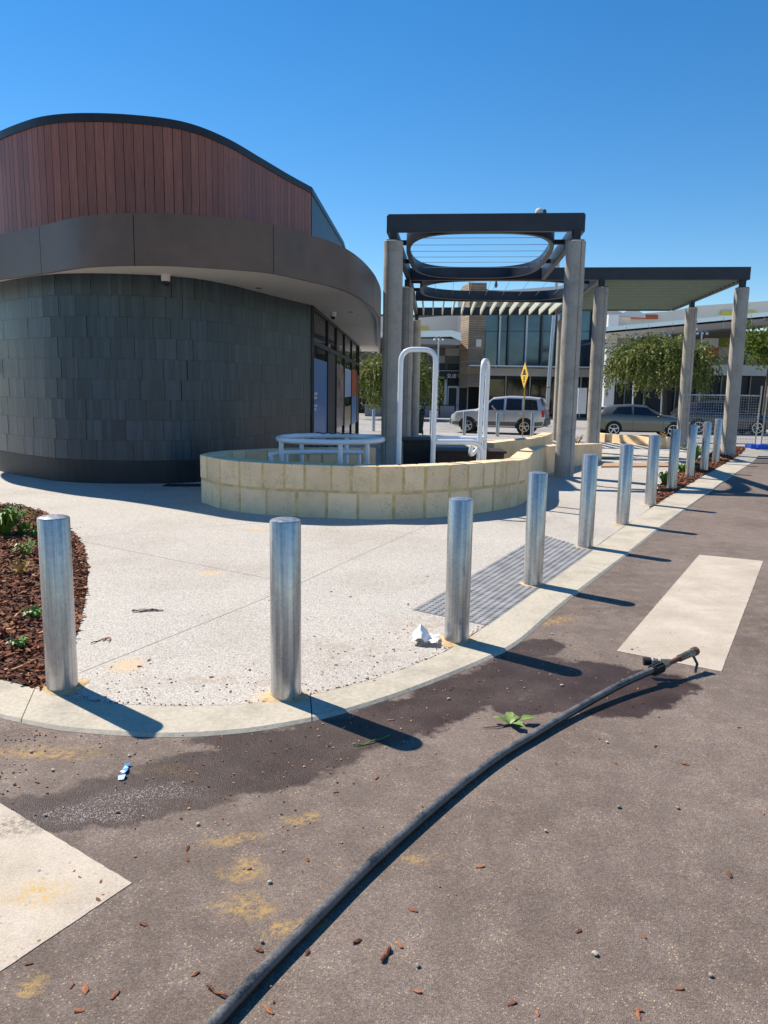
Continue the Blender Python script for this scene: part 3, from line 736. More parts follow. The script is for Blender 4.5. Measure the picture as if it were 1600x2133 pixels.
# shopfront glazing
GL = Curve2([(-1.56, 16.45), (-1.40, 21.0), (-1.22, 27.0), (-1.10, 31.0)])
def s_px(px):
    best = None
    for i in range(600):
        t = GL.L * i / 599; q = GL.at(t); v = Vector((q.x, q.y, 1.6)) - Vector((0, 0, CAM_H))
        x = 800 + FPX * v.dot(RIGHT) / v.dot(_F)
        if best is None or abs(x - px) < best[0]: best = (abs(x - px), t)
    return best[1]
ms = [0.02] + [s_px(x) for x in (681, 699, 716, 731, 743)] + [GL.L - .03]
zb = lambda t: zg(GL.at(t).y)
m_ = MB(); m_.box((-1.62, 16.36, 1.6), (.16, .14, 3.3)); kb_(m_, 'corner_post', 'black_metal')
for i, t in enumerate(ms):
    q = GL.at(t); m_ = MB(); m_.box((q.x, q.y, (Wz + zb(t)) / 2), (.07, .12 if i not in (3, 6) else .2, Wz - zb(t)), 0); kb_(m_, 'mullion', 'black_metal')
m_ = MB(); GL.band(m_, 0, GL.L, 2.46, 2.56, -.06, .035); kb_(m_, 'transom', 'black_metal')
m_ = MB(); GL.band(m_, 0, GL.L, 3.19, 3.249, -.06, .035); kb_(m_, 'head_frame', 'black_metal')
for i, (a, b) in enumerate(zip(ms, ms[1:])):
    for z0, z1, nm in ((None, 2.46, 'pane'), (2.56, 3.19, 'pane')):
        m_ = MB(); GL.band(m_, a + .03, b - .03, (lambda t: zb(t) + .03) if z0 is None else z0, z1, -.012, 0, 9); kb_(m_, nm, 'shop_glass' if i != 1 or z0 else 'facade_void')
    for k, (mt, z0, z1) in enumerate({0: [('poster_blue', .32, 2.2)], 1: [('poster_warm', .4, 2.1)], 2: [('poster_food', .45, 2.25)], 3: [('poster_pale', 1.3, 2.2), ('poster_warm', .35, 1.0)], 4: [('poster_blue', .3, 1.3), ('poster_red', 1.3, 2.25)], 5: [('poster_warm', .3, 2.1)]}[i]):
        m_ = MB(); e = b - .08 if i != 1 else a + .25
        GL.band(m_, a + .08, e, z0, z1, .004, .009, 9); o = kb_(m_, 'poster', mt)
        if i == 0:
            for zz, ww in ((1.42, .5), (1.33, .4), (1.16, .45), (1.08, .3)):
                l_ = MB(); GL.band(l_, a + .3, a + .3 + ww, zz, zz + .05, .0095, .012, 9); lo = l_.build('poster_text', 'letter_white'); lo.parent = o; lo.matrix_parent_inverse = Matrix.Identity(4)
m_ = MB(); m_.box((-3.4, 24, 1.2), (3.0, 14, 4.0)); kb_(m_, 'interior_wall', 'facade_void')
# security cameras under the canopy
for px, py, lab, s_ in ((345, 572, 'white dome security camera under the canopy above the slate tiles', 1.0), (694, 650, 'white dome security camera under the canopy near the shop window corner', 1.0), (777, 731, 'small dome security camera under the canopy by the far end of the glazing', .9), (750, 727, 'small dome security camera mounted against the last window mullion', .9)):
    p = P(px, py, Wz)
    t = thing('security_camera', lab, 'camera', (p.x, p.y, Wz))
    a = MB(); a.lathe([(.07 * s_, 0), (.07 * s_, -.06), (.066 * s_, -.1)], 20); a.build('housing', 'white_metal', t, smooth=True)
    a = MB(); a.lathe([(.056 * s_, -.1), (.05 * s_, -.13), (.034 * s_, -.15), (.006, -.158)], 20); a.build('lens_dome', 'black_metal', t, smooth=True)

# drain grate and wall light
gp = P(398, 1011); t = thing('drain_grate', 'black slotted drain grate between the kiosk plinth and limestone wall', 'grate', (gp.x, gp.y, 0), .08)
for i in range(9):
    m_ = MB(); m_.box((-.36 + .09 * i, 0, .006), (.03, .3, .01)); m_.build('bar', 'grate_black', t)
m_ = MB(); m_.box((0, 0, .0015), (.84, .34, .003)); m_.build('frame', 'grate_black', t)
wl = min(((WALL.at(WALL.L * i / 400), i) for i in range(401)), key=lambda q: abs(q[0].x / q[0].y + .503) if q[0].y < 14.5 else 9)
n_ = WALL.nor(WALL.L * wl[1] / 400); t = thing('wall_light', 'small black wall light on the slate tiles', 'wall light', (wl[0].x + n_.x * .02, wl[0].y + n_.y * .02, 1.85), math.atan2(n_.y, n_.x))
m_ = MB(); m_.tube([(.07, 0, -.12), (.07, 0, .12)], .055, 18); m_.build('lamp_body', 'black_metal', t, smooth=True); m_ = MB(); m_.box((.015, 0, 0), (.04, .06, .1)); m_.build('mount', 'black_metal', t)
# crumbs of bark gathered along the kerb joint, grit along the gutter
b = MB(); rg = random.Random(8)
for i in range(300):
    k = rg.randrange(14, 66); f_ = rg.random(); p = inn[k].lerp(inn[k + 1], f_); n = (out[k] - inn[k]).normalized(); d_ = abs(rg.gauss(0, .02)) if i < 120 else abs(rg.gauss(0, .35))
    L = rg.uniform(.003, .010); q = p - n * d_
    b.box((q.x, q.y, .003), (L * 1.5, L * rg.uniform(.2, .5), .003), M=Matrix.Rotation(rg.uniform(0, 6.28), 3, 'Z')); b.tone += [rg.uniform(.1, .75)] * 6
b.build('bark_crumbs', 'bark_chip', label='fine brown bark crumbs gathered along the joint of path and kerb', cat='debris', kind='stuff')
b = MB()
for i in range(700):
    k = rg.randrange(8, 90); p = out[k].lerp(out[k + 1], rg.random()); n = (out[k] - inn[k]).normalized(); q = p + n * abs(rg.gauss(0, .55)); L = rg.uniform(.003, .009)
    b.box((q.x, q.y, -.010), (L, L * rg.uniform(.5, .9), L * .6), M=Matrix.Rotation(rg.uniform(0, 6.28), 3, 'Z') @ Matrix.Rotation(rg.gauss(0, .4), 3, 'X')); b.tone += [rg.choice([.3, .5, .9, 1, 1])] * 6
b.build('grit', 'bark_chip', label='fine loose grit and sand scattered on the road beside the kerb', cat='grit', kind='stuff')

# ================================================================== limestone wall
lw_px = [(1253, 960), (1212, 969), (1190, 974), (1150, 985), (1128, 996), (1112, 1010), (1104, 1026), (1092, 1047), (1050, 1060), (960, 1073), (830, 1082), (700, 1080), (560, 1073), (470, 1062), (432, 1050)]
lw = [P(a, b) for a, b in lw_px]
lw_pts = [(p.x, p.y) for p in lw] + [(-2.5, 10.42), (-2.42, 10.95), (-2.05, 11.45), (-1.55, 11.85), (-.8, 12.2), (-.2, 12.38)]
LW = Curve2(catmull([(a, b, 0) for a, b in lw_pts], 8))          # travels right to left along the front; its right side is the inside
TH = .27
def lw_top(t):
    x = LW.at(t).x; y = LW.at(t).y
    if t > 12: return .645
    f = min(1, max(0, (x - 1.6) / 3.6)); return .645 - .26 * f - .012 * 0
def s_near(C, p):
    return min(((C.at(C.L * i / 1500) - Vector((p.x, p.y))).length, C.L * i / 1500) for i in range(1501))[1]
sC = s_near(LW, P(1092, 1047))
wall_t = thing('limestone_wall', 'low curved wall of pitted cream limestone blocks around the play space', 'wall', (0, 10, 0))
WM = Matrix.Translation((0, -10, 0))
def wb(mb, name, mat, **kw):
    o = mb.build(name, mat, wall_t, **kw); o.matrix_parent_inverse = WM; return o
m_ = MB(); LW.band(m_, 0.01, LW.L - .01, -.05, lambda t: lw_top(t) - .006, .006, TH - .006); wb(m_, 'mortar_core', 'mortar')
rg = random.Random(11)
def blocks(s0, s1, zf0, zf1, wmin, wmax, gap, mat):
    t = s0
    while t < s1 - .05:
        w = rg.uniform(wmin, wmax)
        if s1 - t - w < wmin * .6: w = s1 - t
        g_ = gap * rg.uniform(.5, 1.2)
        b = MB(); dz = rg.uniform(-.006, .006); o_ = rg.uniform(-.004, .003)
        LW.band(b, t + g_, t + w - g_, lambda q: zf0(q) + dz, lambda q: zf1(q) + (dz if zf1(q) < .5 * lw_top(q) + .05 else 0), o_, TH + rg.uniform(-.003, .003), .09)
        wb(b, 'block', mat, bevel=.006); t += w
half = lambda q: lw_top(q) * .5
blocks(sC, LW.L, lambda q: half(q) + .016, lw_top, .24, .46, .019, 'limestone')
blocks(sC, LW.L, lambda q: -.03, lambda q: half(q) - .014, .24, .46, .019, 'limestone')
blocks(0, sC, lambda q: -.03, lw_top, .3, .5, .004, 'limestone_cream')
# soft green play floor inside
inner = []
for i in range(61):
    t = LW.L * i / 60; p = LW.at(t) + LW.nor(t) * (TH - .02); inner.append((p.x, p.y))
sheet('play_floor', inner + [(0.6, 16.0), (4.2, 19.0), (6.3, 19.0)], .012, 'rubber_green')
# other limestone walls further back
def seg_wall(label, px_base, h, th, back, n):
    pts = [GZ(a, b) for a, b in px_base]; C = Curve2(catmull([(p.x, p.y, 0) for p in pts], 6))
    t = thing('limestone_wall', label, 'wall', (pts[0].x, pts[0].y, zg(pts[0].y)))
    for i in range(n):
        b = MB(); C.band(b, C.L * i / n + .004, C.L * (i + 1) / n - .004, lambda q: zg(C.at(q).y) - .1, lambda q: zg(C.at(q).y) + h, back, back + th, .2)
        o = b.build('block', 'limestone_cream', t, bevel=.006); o.matrix_parent_inverse = Matrix.Translation(-t.location)
    return C
seg_wall('tan limestone planter wall behind the play space, below the speed hump sign', [(1028, 968), (1060, 962), (1090, 958), (1120, 952), (1140, 944), (1150, 936)], .47, .3, -.3, 6)
seg_wall('long low limestone wall in sun near the olive hatchback', [(1228, 917), (1262, 921), (1300, 924), (1340, 928), (1360, 931)], .30, .35, -.35, 6)
seg_wall('short square limestone wall end behind the mulch strip', [(1360, 934), (1389, 936)], .36, .45, -.45, 2)
# ================================================================== pergola
colR = P(1170, 993); zc = top_at(1200, 503, colR).z; BZ = zc + .2
def B(px, py): return P(px, py, BZ)
A1, B1 = B(811, 484), B(1213, 482); A2, B2, C2, E2 = B(851, 584), B(1131, 584), B(1252, 584), B(1557, 583)
A3, A4, D4, FF = B(862, 627), B(867, 658), B(1160, 657), B(1400, 648)
def on(a, b, y): return a.lerp(b, (y - a.y) / (b.y - a.y))
C3 = on(C2, D4, A3.y - .1); G2 = on(C2, D4, FF.y + .55)
perg = thing('pergola', 'dark steel pergola on concrete columns with oval rings and cream slats', 'pergola', (colR.x, colR.y, 0))
def pb(mb, name, mat, par=None, **kw):
    o = mb.build(name, mat, par or perg, **kw)
    if par is None: o.matrix_parent_inverse = Matrix.Translation((-colR.x, -colR.y, 0))
    return o
BH, BW = .31, .11
def beam(a, b, ext=.0, name='beam', dz=0.0):
    d = (b - a).normalized(); up = Vector((0, 0, BH / 2 + dz)); m_ = MB()
    m_.bar(a - d * ext + up, b + d * ext + up, BW, BH - abs(dz)); return pb(m_, name, 'navy_steel', bevel=.004)
beam(A1, B1, .02); beam(A2, E2, .05)
for a, b in ((A1, A2), (B1, B2), (A2, A4), (C2, D4), (E2, FF)):
    d = (b - a).normalized() * .06; beam(a + d, b - d, dz=.004)
for a, b in ((A3, C3), (A4, D4), (G2, FF)): 
    d = (b - a).normalized() * .058; beam(a + d, b - d, dz=.006)
def column(px, py, z=None, label=None):
    p = P(px, py, zc if z is None else z); zb_ = zg(p.y); r = .175; H = (zc if z is None else z) - zb_
    m_ = MB(); prof = [(r + .006, -.05)]
    for i in range(13): prof.append((r + .003 * math.sin(i * 2.1), H * i / 12 if i < 12 else H - .01))
    prof.append((r - .012, H)); m_.lathe(prof, 32, (p.x, p.y, zb_)); c = pb(m_, 'column', 'column_concrete', smooth=True)
    a0 = math.atan2(-p.y, -p.x) + random.choice([-.5, .35, .6])
    m_ = MB(); q = Vector((math.cos(a0), math.sin(a0), 0)) * (r - .001)
    m_.box((p.x + q.x, p.y + q.y, zb_ + H / 2), (.012, .012, H - .04), a0); s_ = m_.build('form_seam', 'joint_line', c)
    m_ = MB(); m_.box((p.x, p.y, zb_ + H + (BZ - zb_ - H) / 2), (.13, .13, BZ - zb_ - H)); pb(m_, 'bracket', 'black_metal')
    m_ = MB(); m_.box((p.x, p.y, zb_ + H + .008), (.24, .24, .016)); pb(m_, 'base_plate', 'black_metal')
for px, py in ((820, 503), (1200, 503), (848, 599), (868, 668), (1253, 599), (1546, 600), (1172, 668)): column(px, py)
column(1441, 642)
def ring(a, b, c, d, u0, u1, v0, v1, ex=2.9):      # rounded steel hoop hung inside a bay (corners a b near, d c far)
    def q(u, v): return a.lerp(b, u).lerp(d.lerp(c, u), v)
    pts = []; N = 72
    for i in range(N):
        t = 2 * math.pi * i / N; cs, sn = math.cos(t), math.sin(t)
        pts.append(q((u0 + u1) / 2 + (u1 - u0) / 2 * math.copysign(abs(cs) ** (2 / ex), cs), (v0 + v1) / 2 + (v1 - v0) / 2 * math.copysign(abs(sn) ** (2 / ex), sn)))
    cen = q((u0 + u1) / 2, (v0 + v1) / 2); m_ = MB(); vs = []
    for p in pts:
        n = (cen - p).normalized()
        for off, z in ((0, 0), (.11, 0), (.11, .014), (.016, .014), (.016, .29), (0, .29)):
            w = p + n * off; vs.append((w.x, w.y, BZ + .02 + z))
    k = 6; fs = [(i * k + j, ((i + 1) % N) * k + j, ((i + 1) % N) * k + (j + 1) % k, i * k + (j + 1) % k) for i in range(N) for j in range(k)]
    m_.add(vs, fs); r_ = pb(m_, 'ring', 'navy_steel', smooth=True)
    for v in (.3, .7):
        for u, uu in ((0, u0), (1, u1)):
            e0 = q(u, v0 + (v1 - v0) * v); e1 = q(uu + (.012 if u == 0 else -.012), v0 + (v1 - v0) * v); m_ = MB(); z = Vector((0, 0, .17)); m_.bar(e0 + z, e1 + z, .09, .09); pb(m_, 'spacer', 'black_metal')
    return q
q1 = ring(A1, B1, B2, A2, .05, .93, .03, .97, 3.3)
for i in range(7):
    v = .14 + .72 * i / 6; hw = .5 * (1 - abs((v - .5) / .48) ** 3.3) ** (1 / 3.3) * .87
    a, b = q1(.49 - hw, v), q1(.49 + hw, v); m_ = MB(); z = Vector((0, 0, .20)); m_.tube([a + z, b + z], .006, 6); pb(m_, 'wire', 'wire_steel')
q2 = ring(A2, C2, C3, A3, .05, .95, .04, .95)
for i in range(8):
    u = .14 + .72 * i / 7; a, b = q2(u, .08), q2(u, .92); m_ = MB(); z = Vector((0, 0, .16)); m_.tube([a + z, b + z], .006, 6); pb(m_, 'wire', 'wire_steel')
for i in range(14):
    u = .055 + .89 * i / 13; a, b = A3.lerp(C3, u), A4.lerp(D4, u); d = (b - a).normalized() * .07; m_ = MB(); z = Vector((0, 0, .12)); m_.bar(a + d + z, b - d + z, .05, .2); pb(m_, 'slat', 'slat_cream')
for i in range(21):
    v = .03 + .94 * i / 20; a, b = C2.lerp(G2, v), E2.lerp(FF, v); d = (b - a).normalized() * .07; m_ = MB(); z = Vector((0, 0, .11)); m_.bar(a + d + z, b - d + z, .05, .15); pb(m_, 'slat', 'slat_shaded')
p = P(1127, 446, BZ + BH); t = thing('light_fitting', 'small pale rounded fitting on top of the front pergola beam', 'fitting', (p.x, p.y + .02, BZ + BH - .002))
m_ = MB(); m_.lathe([(.07, 0), (.075, .03), (.07, .07), (.045, .10), (.01, .112)], 18, (-.03, 0, 0)); m_.build('dome', 'bird_pale', t, smooth=True)
m_ = MB(); m_.lathe([(.04, 0), (.045, .05), (.03, .085), (.008, .092)], 14, (.06, 0, 0)); m_.build('lens', 'bird_grey', t, smooth=True)

# ================================================================== play rails
RT = .034
def fillet(pts, r=.15, n=7):
    pts = [Vector(p) for p in pts]; o = [pts[0]]
    for a, b, c in zip(pts, pts[1:], pts[2:]):
        d1 = (a - b).normalized(); d2 = (c - b).normalized(); rr = min(r, (a - b).length * .49, (c - b).length * .49)
        p1, p2 = b + d1 * rr, b + d2 * rr
        for i in range(n + 1):
            t = i / n; o.append(p1 * (1 - t) ** 2 + b * 2 * t * (1 - t) + p2 * t * t)
    return o + [pts[-1]]
def rail(t, pts, name, r=RT, closed=False, rad_=.15):
    m_ = MB(); o0 = t.location
    pp = [Vector(p) - o0 for p in (pts if closed else fillet(pts, rad_))]
    m_.tube(pp, r, 16, closed); return m_.build(name, 'rail_paint', t, smooth=True)
# round table rail
C = D(689, 914, 11.05); R_ = .745
t = thing('ring_rail', 'round pale blue tube table ring on legs inside the limestone wall', 'play equipment', (C.x, C.y, 0))
rail(t, [(C.x + R_ * math.cos(a * 6.2832 / 48), C.y + R_ * math.sin(a * 6.2832 / 48), C.z) for a in range(48)], 'ring', r=.040, closed=True)
for a in (207, 284, 316, 75, 130):
    x, y = C.x + R_ * math.cos(rad(a)), C.y + R_ * math.sin(rad(a)); rail(t, [(x, y, -.02), (x, y, C.z)], 'leg', r=.033)
m_ = MB(); pts = []
for i in range(16): pts.append((-.28 + .62 * i / 15, .66 + .03 * math.sin(i * .9), .012 + .01 * math.sin(i * 1.7)))
m_.tube([(a, b, C.z + c + .03) for a, b, c in pts], .007, 6); m_.build('strap', 'rubber_black', t)
# lower curved rail behind it
L0 = [D(563, 951, 10.55), D(578, 946, 10.8), D(620, 942, 11.02), D(680, 940, 11.15), D(757, 941, 11.2)]
zr = L0[2].z; arc = catmull([(p.x, p.y, zr) for p in L0], 6)
t = thing('curved_rail', 'low curved pale blue rail behind the round table ring', 'play equipment', (arc[10].x, arc[10].y, 0))
m_ = MB(); m_.tube([p - t.location for p in arc], .036, 14); m_.build('rail', 'rail_paint', t, smooth=True)
for i in (1, 9, 23):
    p = arc[i]; rail(t, [(p.x, p.y, -.02), (p.x, p.y, zr)], 'leg', r=.03)
# tall hoop with the looped side rail
Y0 = 10.3
a, b = D(830, 960, Y0), D(901, 960, Y0); zt = D(866, 728, Y0).z
t = thing('hoop_rail', 'tall white tube hoop standing next to the concrete column, with a side rail', 'play equipment', (a.x, a.y, 0))
rail(t, [(a.x, a.y, -.02), (a.x + .01, a.y, zt), (b.x + .01, b.y, zt), (b.x, b.y, -.02)], 'hoop', rad_=.17)
z1 = D(950, 921, Y0 + .05).z; e = D(1006, 940, Y0 + .15)
rail(t, [(b.x, b.y, z1), (e.x - .02, e.y, z1), (e.x, e.y, -.02)], 'side_rail', r=.036, rad_=.16)
# edge-on hoop
Y1 = 10.75
a = D(996, 960, Y1); b = D(1007, 960, Y1 + .45); zt = D(1005, 750, Y1).z
t = thing('hoop_rail', 'second white tube hoop seen edge-on beside the looped rail', 'play equipment', (a.x, a.y, 0))
rail(t, [(a.x, a.y, -.02), (a.x + .02, a.y, zt), (b.x + .02, b.y, zt), (b.x, b.y, -.02)], 'hoop', r=.033, rad_=.17)
z2 = D(920, 913, Y1 + .4).z; c = D(906, 913, Y1 + .4); c2 = D(975, 913, Y1 + .4)
rail(t, [(c.x, c.y, z2), (c2.x + .2, c2.y, z2), (b.x, b.y, z2 - .0)], 'cross_rail', r=.034)
l1 = D(983, 928, Y1 - .1); l2 = D(972, 944, Y1 - .1)
rail(t, [(l1.x, l1.y, l1.z), (l1.x - .02, l1.y, l2.z - .02), (l2.x + .1, l2.y + .1, l2.z - .02), (a.x, a.y, l1.z - .04)], 'loop', r=.03, rad_=.09)
# dark timber platform steps
def deck(label, px0, px1, py, Y, dpt, h, n):
    a, b = D(px0, py, Y), D(px1, py, Y); t = thing('timber_bench', label, 'bench', ((a.x + b.x) / 2, Y, 0)); w = (b.x - a.x)
    m_ = MB(); m_.box((0, dpt / 2, (a.z - .045) / 2), (w - .08, dpt - .08, a.z - .045)); m_.build('base', 'dark_timber', t)
    for i in range(n):
        m_ = MB(); m_.box((0, dpt * (i + .5) / n, a.z - .02), (w, dpt / n - .012, .04)); m_.build('plank', 'dark_timber', t, bevel=.003)
deck('taller dark brown timber bench behind the tall hoop', 838, 903, 915, 14.6, .9, .6, 5)
deck('low dark brown timber bench behind the looped rail', 906, 1056, 938, 13.6, .8, .45, 5)
m_ = MB(); pl_ = [P(1258, 967), P(1400, 966), P(1398, 973), P(1252, 974)]; m_.prism([(p.x, p.y) for p in pl_], .004, .03)
m_.build('plywood_sheet', 'ply_sheet', label='tan plywood sheet lying on the path beyond the bollards', cat='sheet')

# ================================================================== pipe and litter on the road
pipe_px = [(330, 2260), (445, 2133), (560, 2010), (655, 1915), (750, 1820), (860, 1720), (960, 1635), (1040, 1575), (1110, 1532), (1200, 1478), (1290, 1428), (1370, 1392)]
zz = [.008] * 8 + [.01, .018, .042, .066]
pp = [P(a, b, z) for (a, b), z in zip(pipe_px, zz)]
t = thing('water_pipe', 'long black poly water pipe lying across the road with a brass tap end', 'pipe', (pp[6].x, pp[6].y, 0)); o0 = t.location.copy()
m_ = MB(); m_.tube([p - o0 for p in catmull(pp, 8)], .019, 24); m_.build('pipe', 'poly_pipe', t, smooth=True)
e0, e1 = pp[-2], pp[-1]; dr_ = (P(1447, 1357, .096) - e1).normalized()
def seg(a, b, r, mat, name, n=14):
    m_ = MB(); m_.tube([a - o0, b - o0], r, n); return m_.build(name, mat, t, smooth=True)
k = e1 - dr_ * .05
seg(k, k + dr_ * .085, .028, 'rubber_black', 'coupling')
for i in range(10):
    a = 6.283 * i / 10; q = Vector((0, 0, 1)).cross(dr_).normalized(); w = dr_.cross(q); off = (q * math.cos(a) + w * math.sin(a)) * .029
    m_ = MB(); m_.bar(k + off + dr_ * .01 - o0, k + off + dr_ * .08 - o0, .007, .007); m_.build('coupling_rib', 'rubber_black', t)
f0 = k + dr_ * .09; LEN = (P(1448, 1357, .096) - f0).length
seg(f0, f0 + dr_ * .05, .021, 'brass_old', 'nipple', 6); seg(f0 + dr_ * .05, f0 + dr_ * (LEN - .09), .0145, 'rust_pipe', 'standpipe')
for i in range(4): seg(f0 + dr_ * (LEN - .15 + .018 * i), f0 + dr_ * (LEN - .139 + .018 * i), .0205, 'brass_old', 'thread_ring')
seg(f0 + dr_ * (LEN - .08), f0 + dr_ * (LEN - .01), .0215, 'brass_old', 'valve_body'); seg(f0 + dr_ * (LEN - .015), f0 + dr_ * (LEN + .012), .026, 'rust_pipe', 'end_cap', 8)
h0 = f0 + dr_ * (LEN - .03); hp = P(1441, 1392, .02); m_ = MB()
m_.tube([h0 - o0, h0 + Vector((.014, -.012, -.03)) - o0, h0 + Vector((.024, -.03, -.055)) - o0, h0 + Vector((.004, -.06, -.095)) - o0], [.010, .008, .008, .007], 8); m_.build('lever', 'poly_pipe', t, smooth=True)
b0 = f0 + dr_ * .075; bd = (P(1352, 1378, .075) - b0).normalized(); b0 = b0
seg(b0, b0 + bd * .10, .019, 'brass_old', 'branch'); seg(b0 + bd * .055, b0 + bd * .066, .0225, 'pipe_white', 'tape_band'); seg(b0 + bd * .095, b0 + bd * .105, .022, 'pipe_white', 'tape_band'); seg(b0 + bd * .105, b0 + bd * .145, .023, 'rubber_black', 'branch_cap')

def leaf_blade(mb, base, ang, L, W, lift, tone=None, wav=.25, seed=0):
    rg = random.Random(seed); n = 7; d = Vector((math.cos(ang), math.sin(ang), 0)); s_ = Vector((-d.y, d.x, 0)); vs = []
    for i in range(n + 1):
        u = i / n; w = W * (math.sin(math.pi * min(1, u * .95 + .03)) ** .7) * (1 + wav * rg.uniform(-1, 1)); z = lift * math.sin(u * 2.2) + .004
        c = Vector(base) + d * (L * u) + Vector((0, 0, z)); vs += [c - s_ * w + Vector((0, 0, .3 * w)), c, c + s_ * w + Vector((0, 0, .25 * w))]
    mb.add(vs, [f for i in range(n) for f in ((3 * i, 3 * i + 1, 3 * i + 4, 3 * i + 3), (3 * i + 1, 3 * i + 2, 3 * i + 5, 3 * i + 4))])
p = P(1062, 1512, -.012); t = thing('weed', 'uprooted green leafy weed lying on the road beside the black pipe', 'weed', p)
for i, (a, L, W) in enumerate(((2.75, .085, .017), (1.45, .10, .022), (.3, .14, .020), (-.9, .095, .024), (.75, .07, .018))):
    m_ = MB(); leaf_blade(m_, (0, 0, .004), a, L, W, .022, wav=.5, seed=i); m_.build('leaf', 'weed_leaf', t, smooth=True)
m_ = MB(); m_.tube([(0, 0, .008), (-.07, -.03, .008), (-.13, -.035, .006)], [.005, .003, .002], 6); m_.build('root', 'trunk', t)
# tissue
p = P(886, 1338); t = thing('tissue', 'crumpled white paper tissue on the path beside a bollard', 'litter', p); rg = random.Random(2)
m_ = MB(); n = 17; vs = []
for i in range(n):
    for j in range(n):
        u, v = i / (n - 1) - .5, j / (n - 1) - .5
        vs.append((u * .16 + .02 * v, v * .16 - .03 * u, .012 + .115 * max(0, .42 - abs(u + .16) - .5 * abs(v)) * 1.9 + .010 * math.sin(19 * u + 9 * v) * math.cos(17 * v - 6 * u) + .016 + rg.uniform(0, .006)))
m_.add(vs, [(i * n + j, (i + 1) * n + j, (i + 1) * n + j + 1, i * n + j + 1) for i in range(n - 1) for j in range(n - 1)])
m_.build('sheet', 'paper', t, smooth=True)
p = P(259, 1610, -.012); t = thing('wrapper', 'torn bright blue plastic wrapper on the wet road', 'litter', p)
m_ = MB(); d = (P(268, 1590, -.012) - P(254, 1622, -.012)); L = d.length; n = 6; vs = []
for i in range(n + 1):
    c = d * (i / n - .5); s_ = Vector((-d.y, d.x, 0)).normalized() * (.011 + .006 * math.sin(i * 2.3)); z = .006 + .01 * abs(math.sin(i * 1.4))
    vs += [tuple(c - s_ + Vector((0, 0, z))), tuple(c + s_ + Vector((0, 0, .004 + .008 * (i % 2))))]
m_.add(vs, [(2 * i, 2 * i + 2, 2 * i + 3, 2 * i + 1) for i in range(n)]); m_.build('foil', 'blue_wrapper', t)
m_ = MB(); c = d * -.2; m_.box((c.x, c.y, .019), (.014, .02, .002), 1.0); m_.build('patch', 'paper', t)
p = P(306, 1273); t = thing('rubber_strip', 'dark twisted strip of rubber lying on the pale path', 'litter', p); a = P(275, 1275) - p; b = P(340, 1272) - p; m_ = MB(); n = 8; vs = []
for i in range(n + 1):
    c = a.lerp(b, i / n); w = .016 * (1 - .4 * abs(i / n - .5)); vs += [(c.x, c.y - w, .004 + .006 * math.sin(i)), (c.x, c.y + w, .010 + .006 * math.cos(i * 1.3))]
m_.add(vs, [(2 * i, 2 * i + 2, 2 * i + 3, 2 * i + 1) for i in range(n)]); m_.build('strip', 'rubber_black', t)
m_ = MB(); m_.box((-.03, 0, .014), (.05, .012, .004), .1); m_.build('torn_patch', 'bark_piece', t)
# twigs and curled bark on the path
for i, (pl_, lab) in enumerate(((((190, 1342), (205, 1336), (222, 1333)), 'curled brown twig on the path beside the bark bed'), (((215, 1336), (222, 1330), (231, 1332), (225, 1338)), 'small ring of curled bark on the path beside the twig'), (((735, 1553), (760, 1552), (790, 1542), (812, 1535)), 'thin bent green stalk lying in a bollard shadow on the road'), (((432, 2057), (450, 2070), (478, 2082), (500, 2080)), 'thin brown twig against the black pipe'), (((795, 2005), (805, 1990), (812, 1978)), 'brown twig lying on the road right of the black pipe'))):
    z = 0 if i < 2 else -.012; ps = [P(a, b, z) for a, b in pl_]; o0 = ps[0]
    m_ = MB(); cc = catmull(ps, 5); m_.tube([q - o0 + Vector((0, 0, .006 + .004 * math.sin(k))) for k, q in enumerate(cc)], .0035 if i < 4 else .006, 6)
    o = m_.build('twig', 'bark_piece' if i != 2 else 'weed_leaf', label=lab, cat='twig'); o.location = o0
# bark pieces and pebbles one can count
def lump(seed, sx, sy, sz, flat):
    rg = random.Random(seed); bm = bmesh.new(); bmesh.ops.create_icosphere(bm, subdivisions=1, radius=1)
    for v in bm.verts: v.co = Vector((v.co.x * sx * rg.uniform(.75, 1.15), v.co.y * sy * rg.uniform(.7, 1.2), max(-.2 if flat else -.6, v.co.z) * sz * rg.uniform(.7, 1.2)))
    me = bpy.data.meshes.new('lump'); bm.to_mesh(me); bm.free(); return me
bark_me = [lump(i, .022, .008, .006, True) for i in range(5)]; peb_me = [lump(20 + i, .010, .008, .005, False) for i in range(4)]
for me in bark_me: me.materials.append(MATS['bark_piece'])
for me in peb_me: me.materials.append(MATS['pebble'])
rg = random.Random(4)
road_bark = [(410, 1612), (167, 1828), (390, 1767), (210, 1837), (150, 2053), (178, 2060), (390, 1790), (290, 1386), (745, 1960), (785, 1620), (870, 2065), (833, 1968), (560, 2105), (540, 1979), (1365, 1554), (1540, 1515), (1158, 1590), (1280, 1588), (1428, 1592), (1342, 1950), (905, 1437), (940, 1436), (900, 1418), (640, 1790), (60, 2008), (300, 1925), (165, 2105), (90, 2140), (408, 2028), (240, 2072), (205, 1875), (1000, 1805), (915, 1845), (1205, 1940), (1520, 1822), (1590, 1695), (1066, 2090), (1415, 2060), (1120, 2110), (1330, 2105), (700, 1650), (945, 1660), (815, 1500), (1140, 1350), (1165, 1380), (520, 1810), (860, 1895), (1330, 2115), (640, 1985), (490, 2090)]
for i, (px, py) in enumerate(road_bark):
    p = P(px, py, -.010); link('bark_piece', bark_me[i % 5], label='small reddish brown piece of bark lying loose on the road', cat='bark', group='bark pieces scattered on the road', loc=p, rot=(0, rg.uniform(-.2, .2), rg.uniform(0, 6.28))).scale = (rg.uniform(.5, 1.05),) * 3
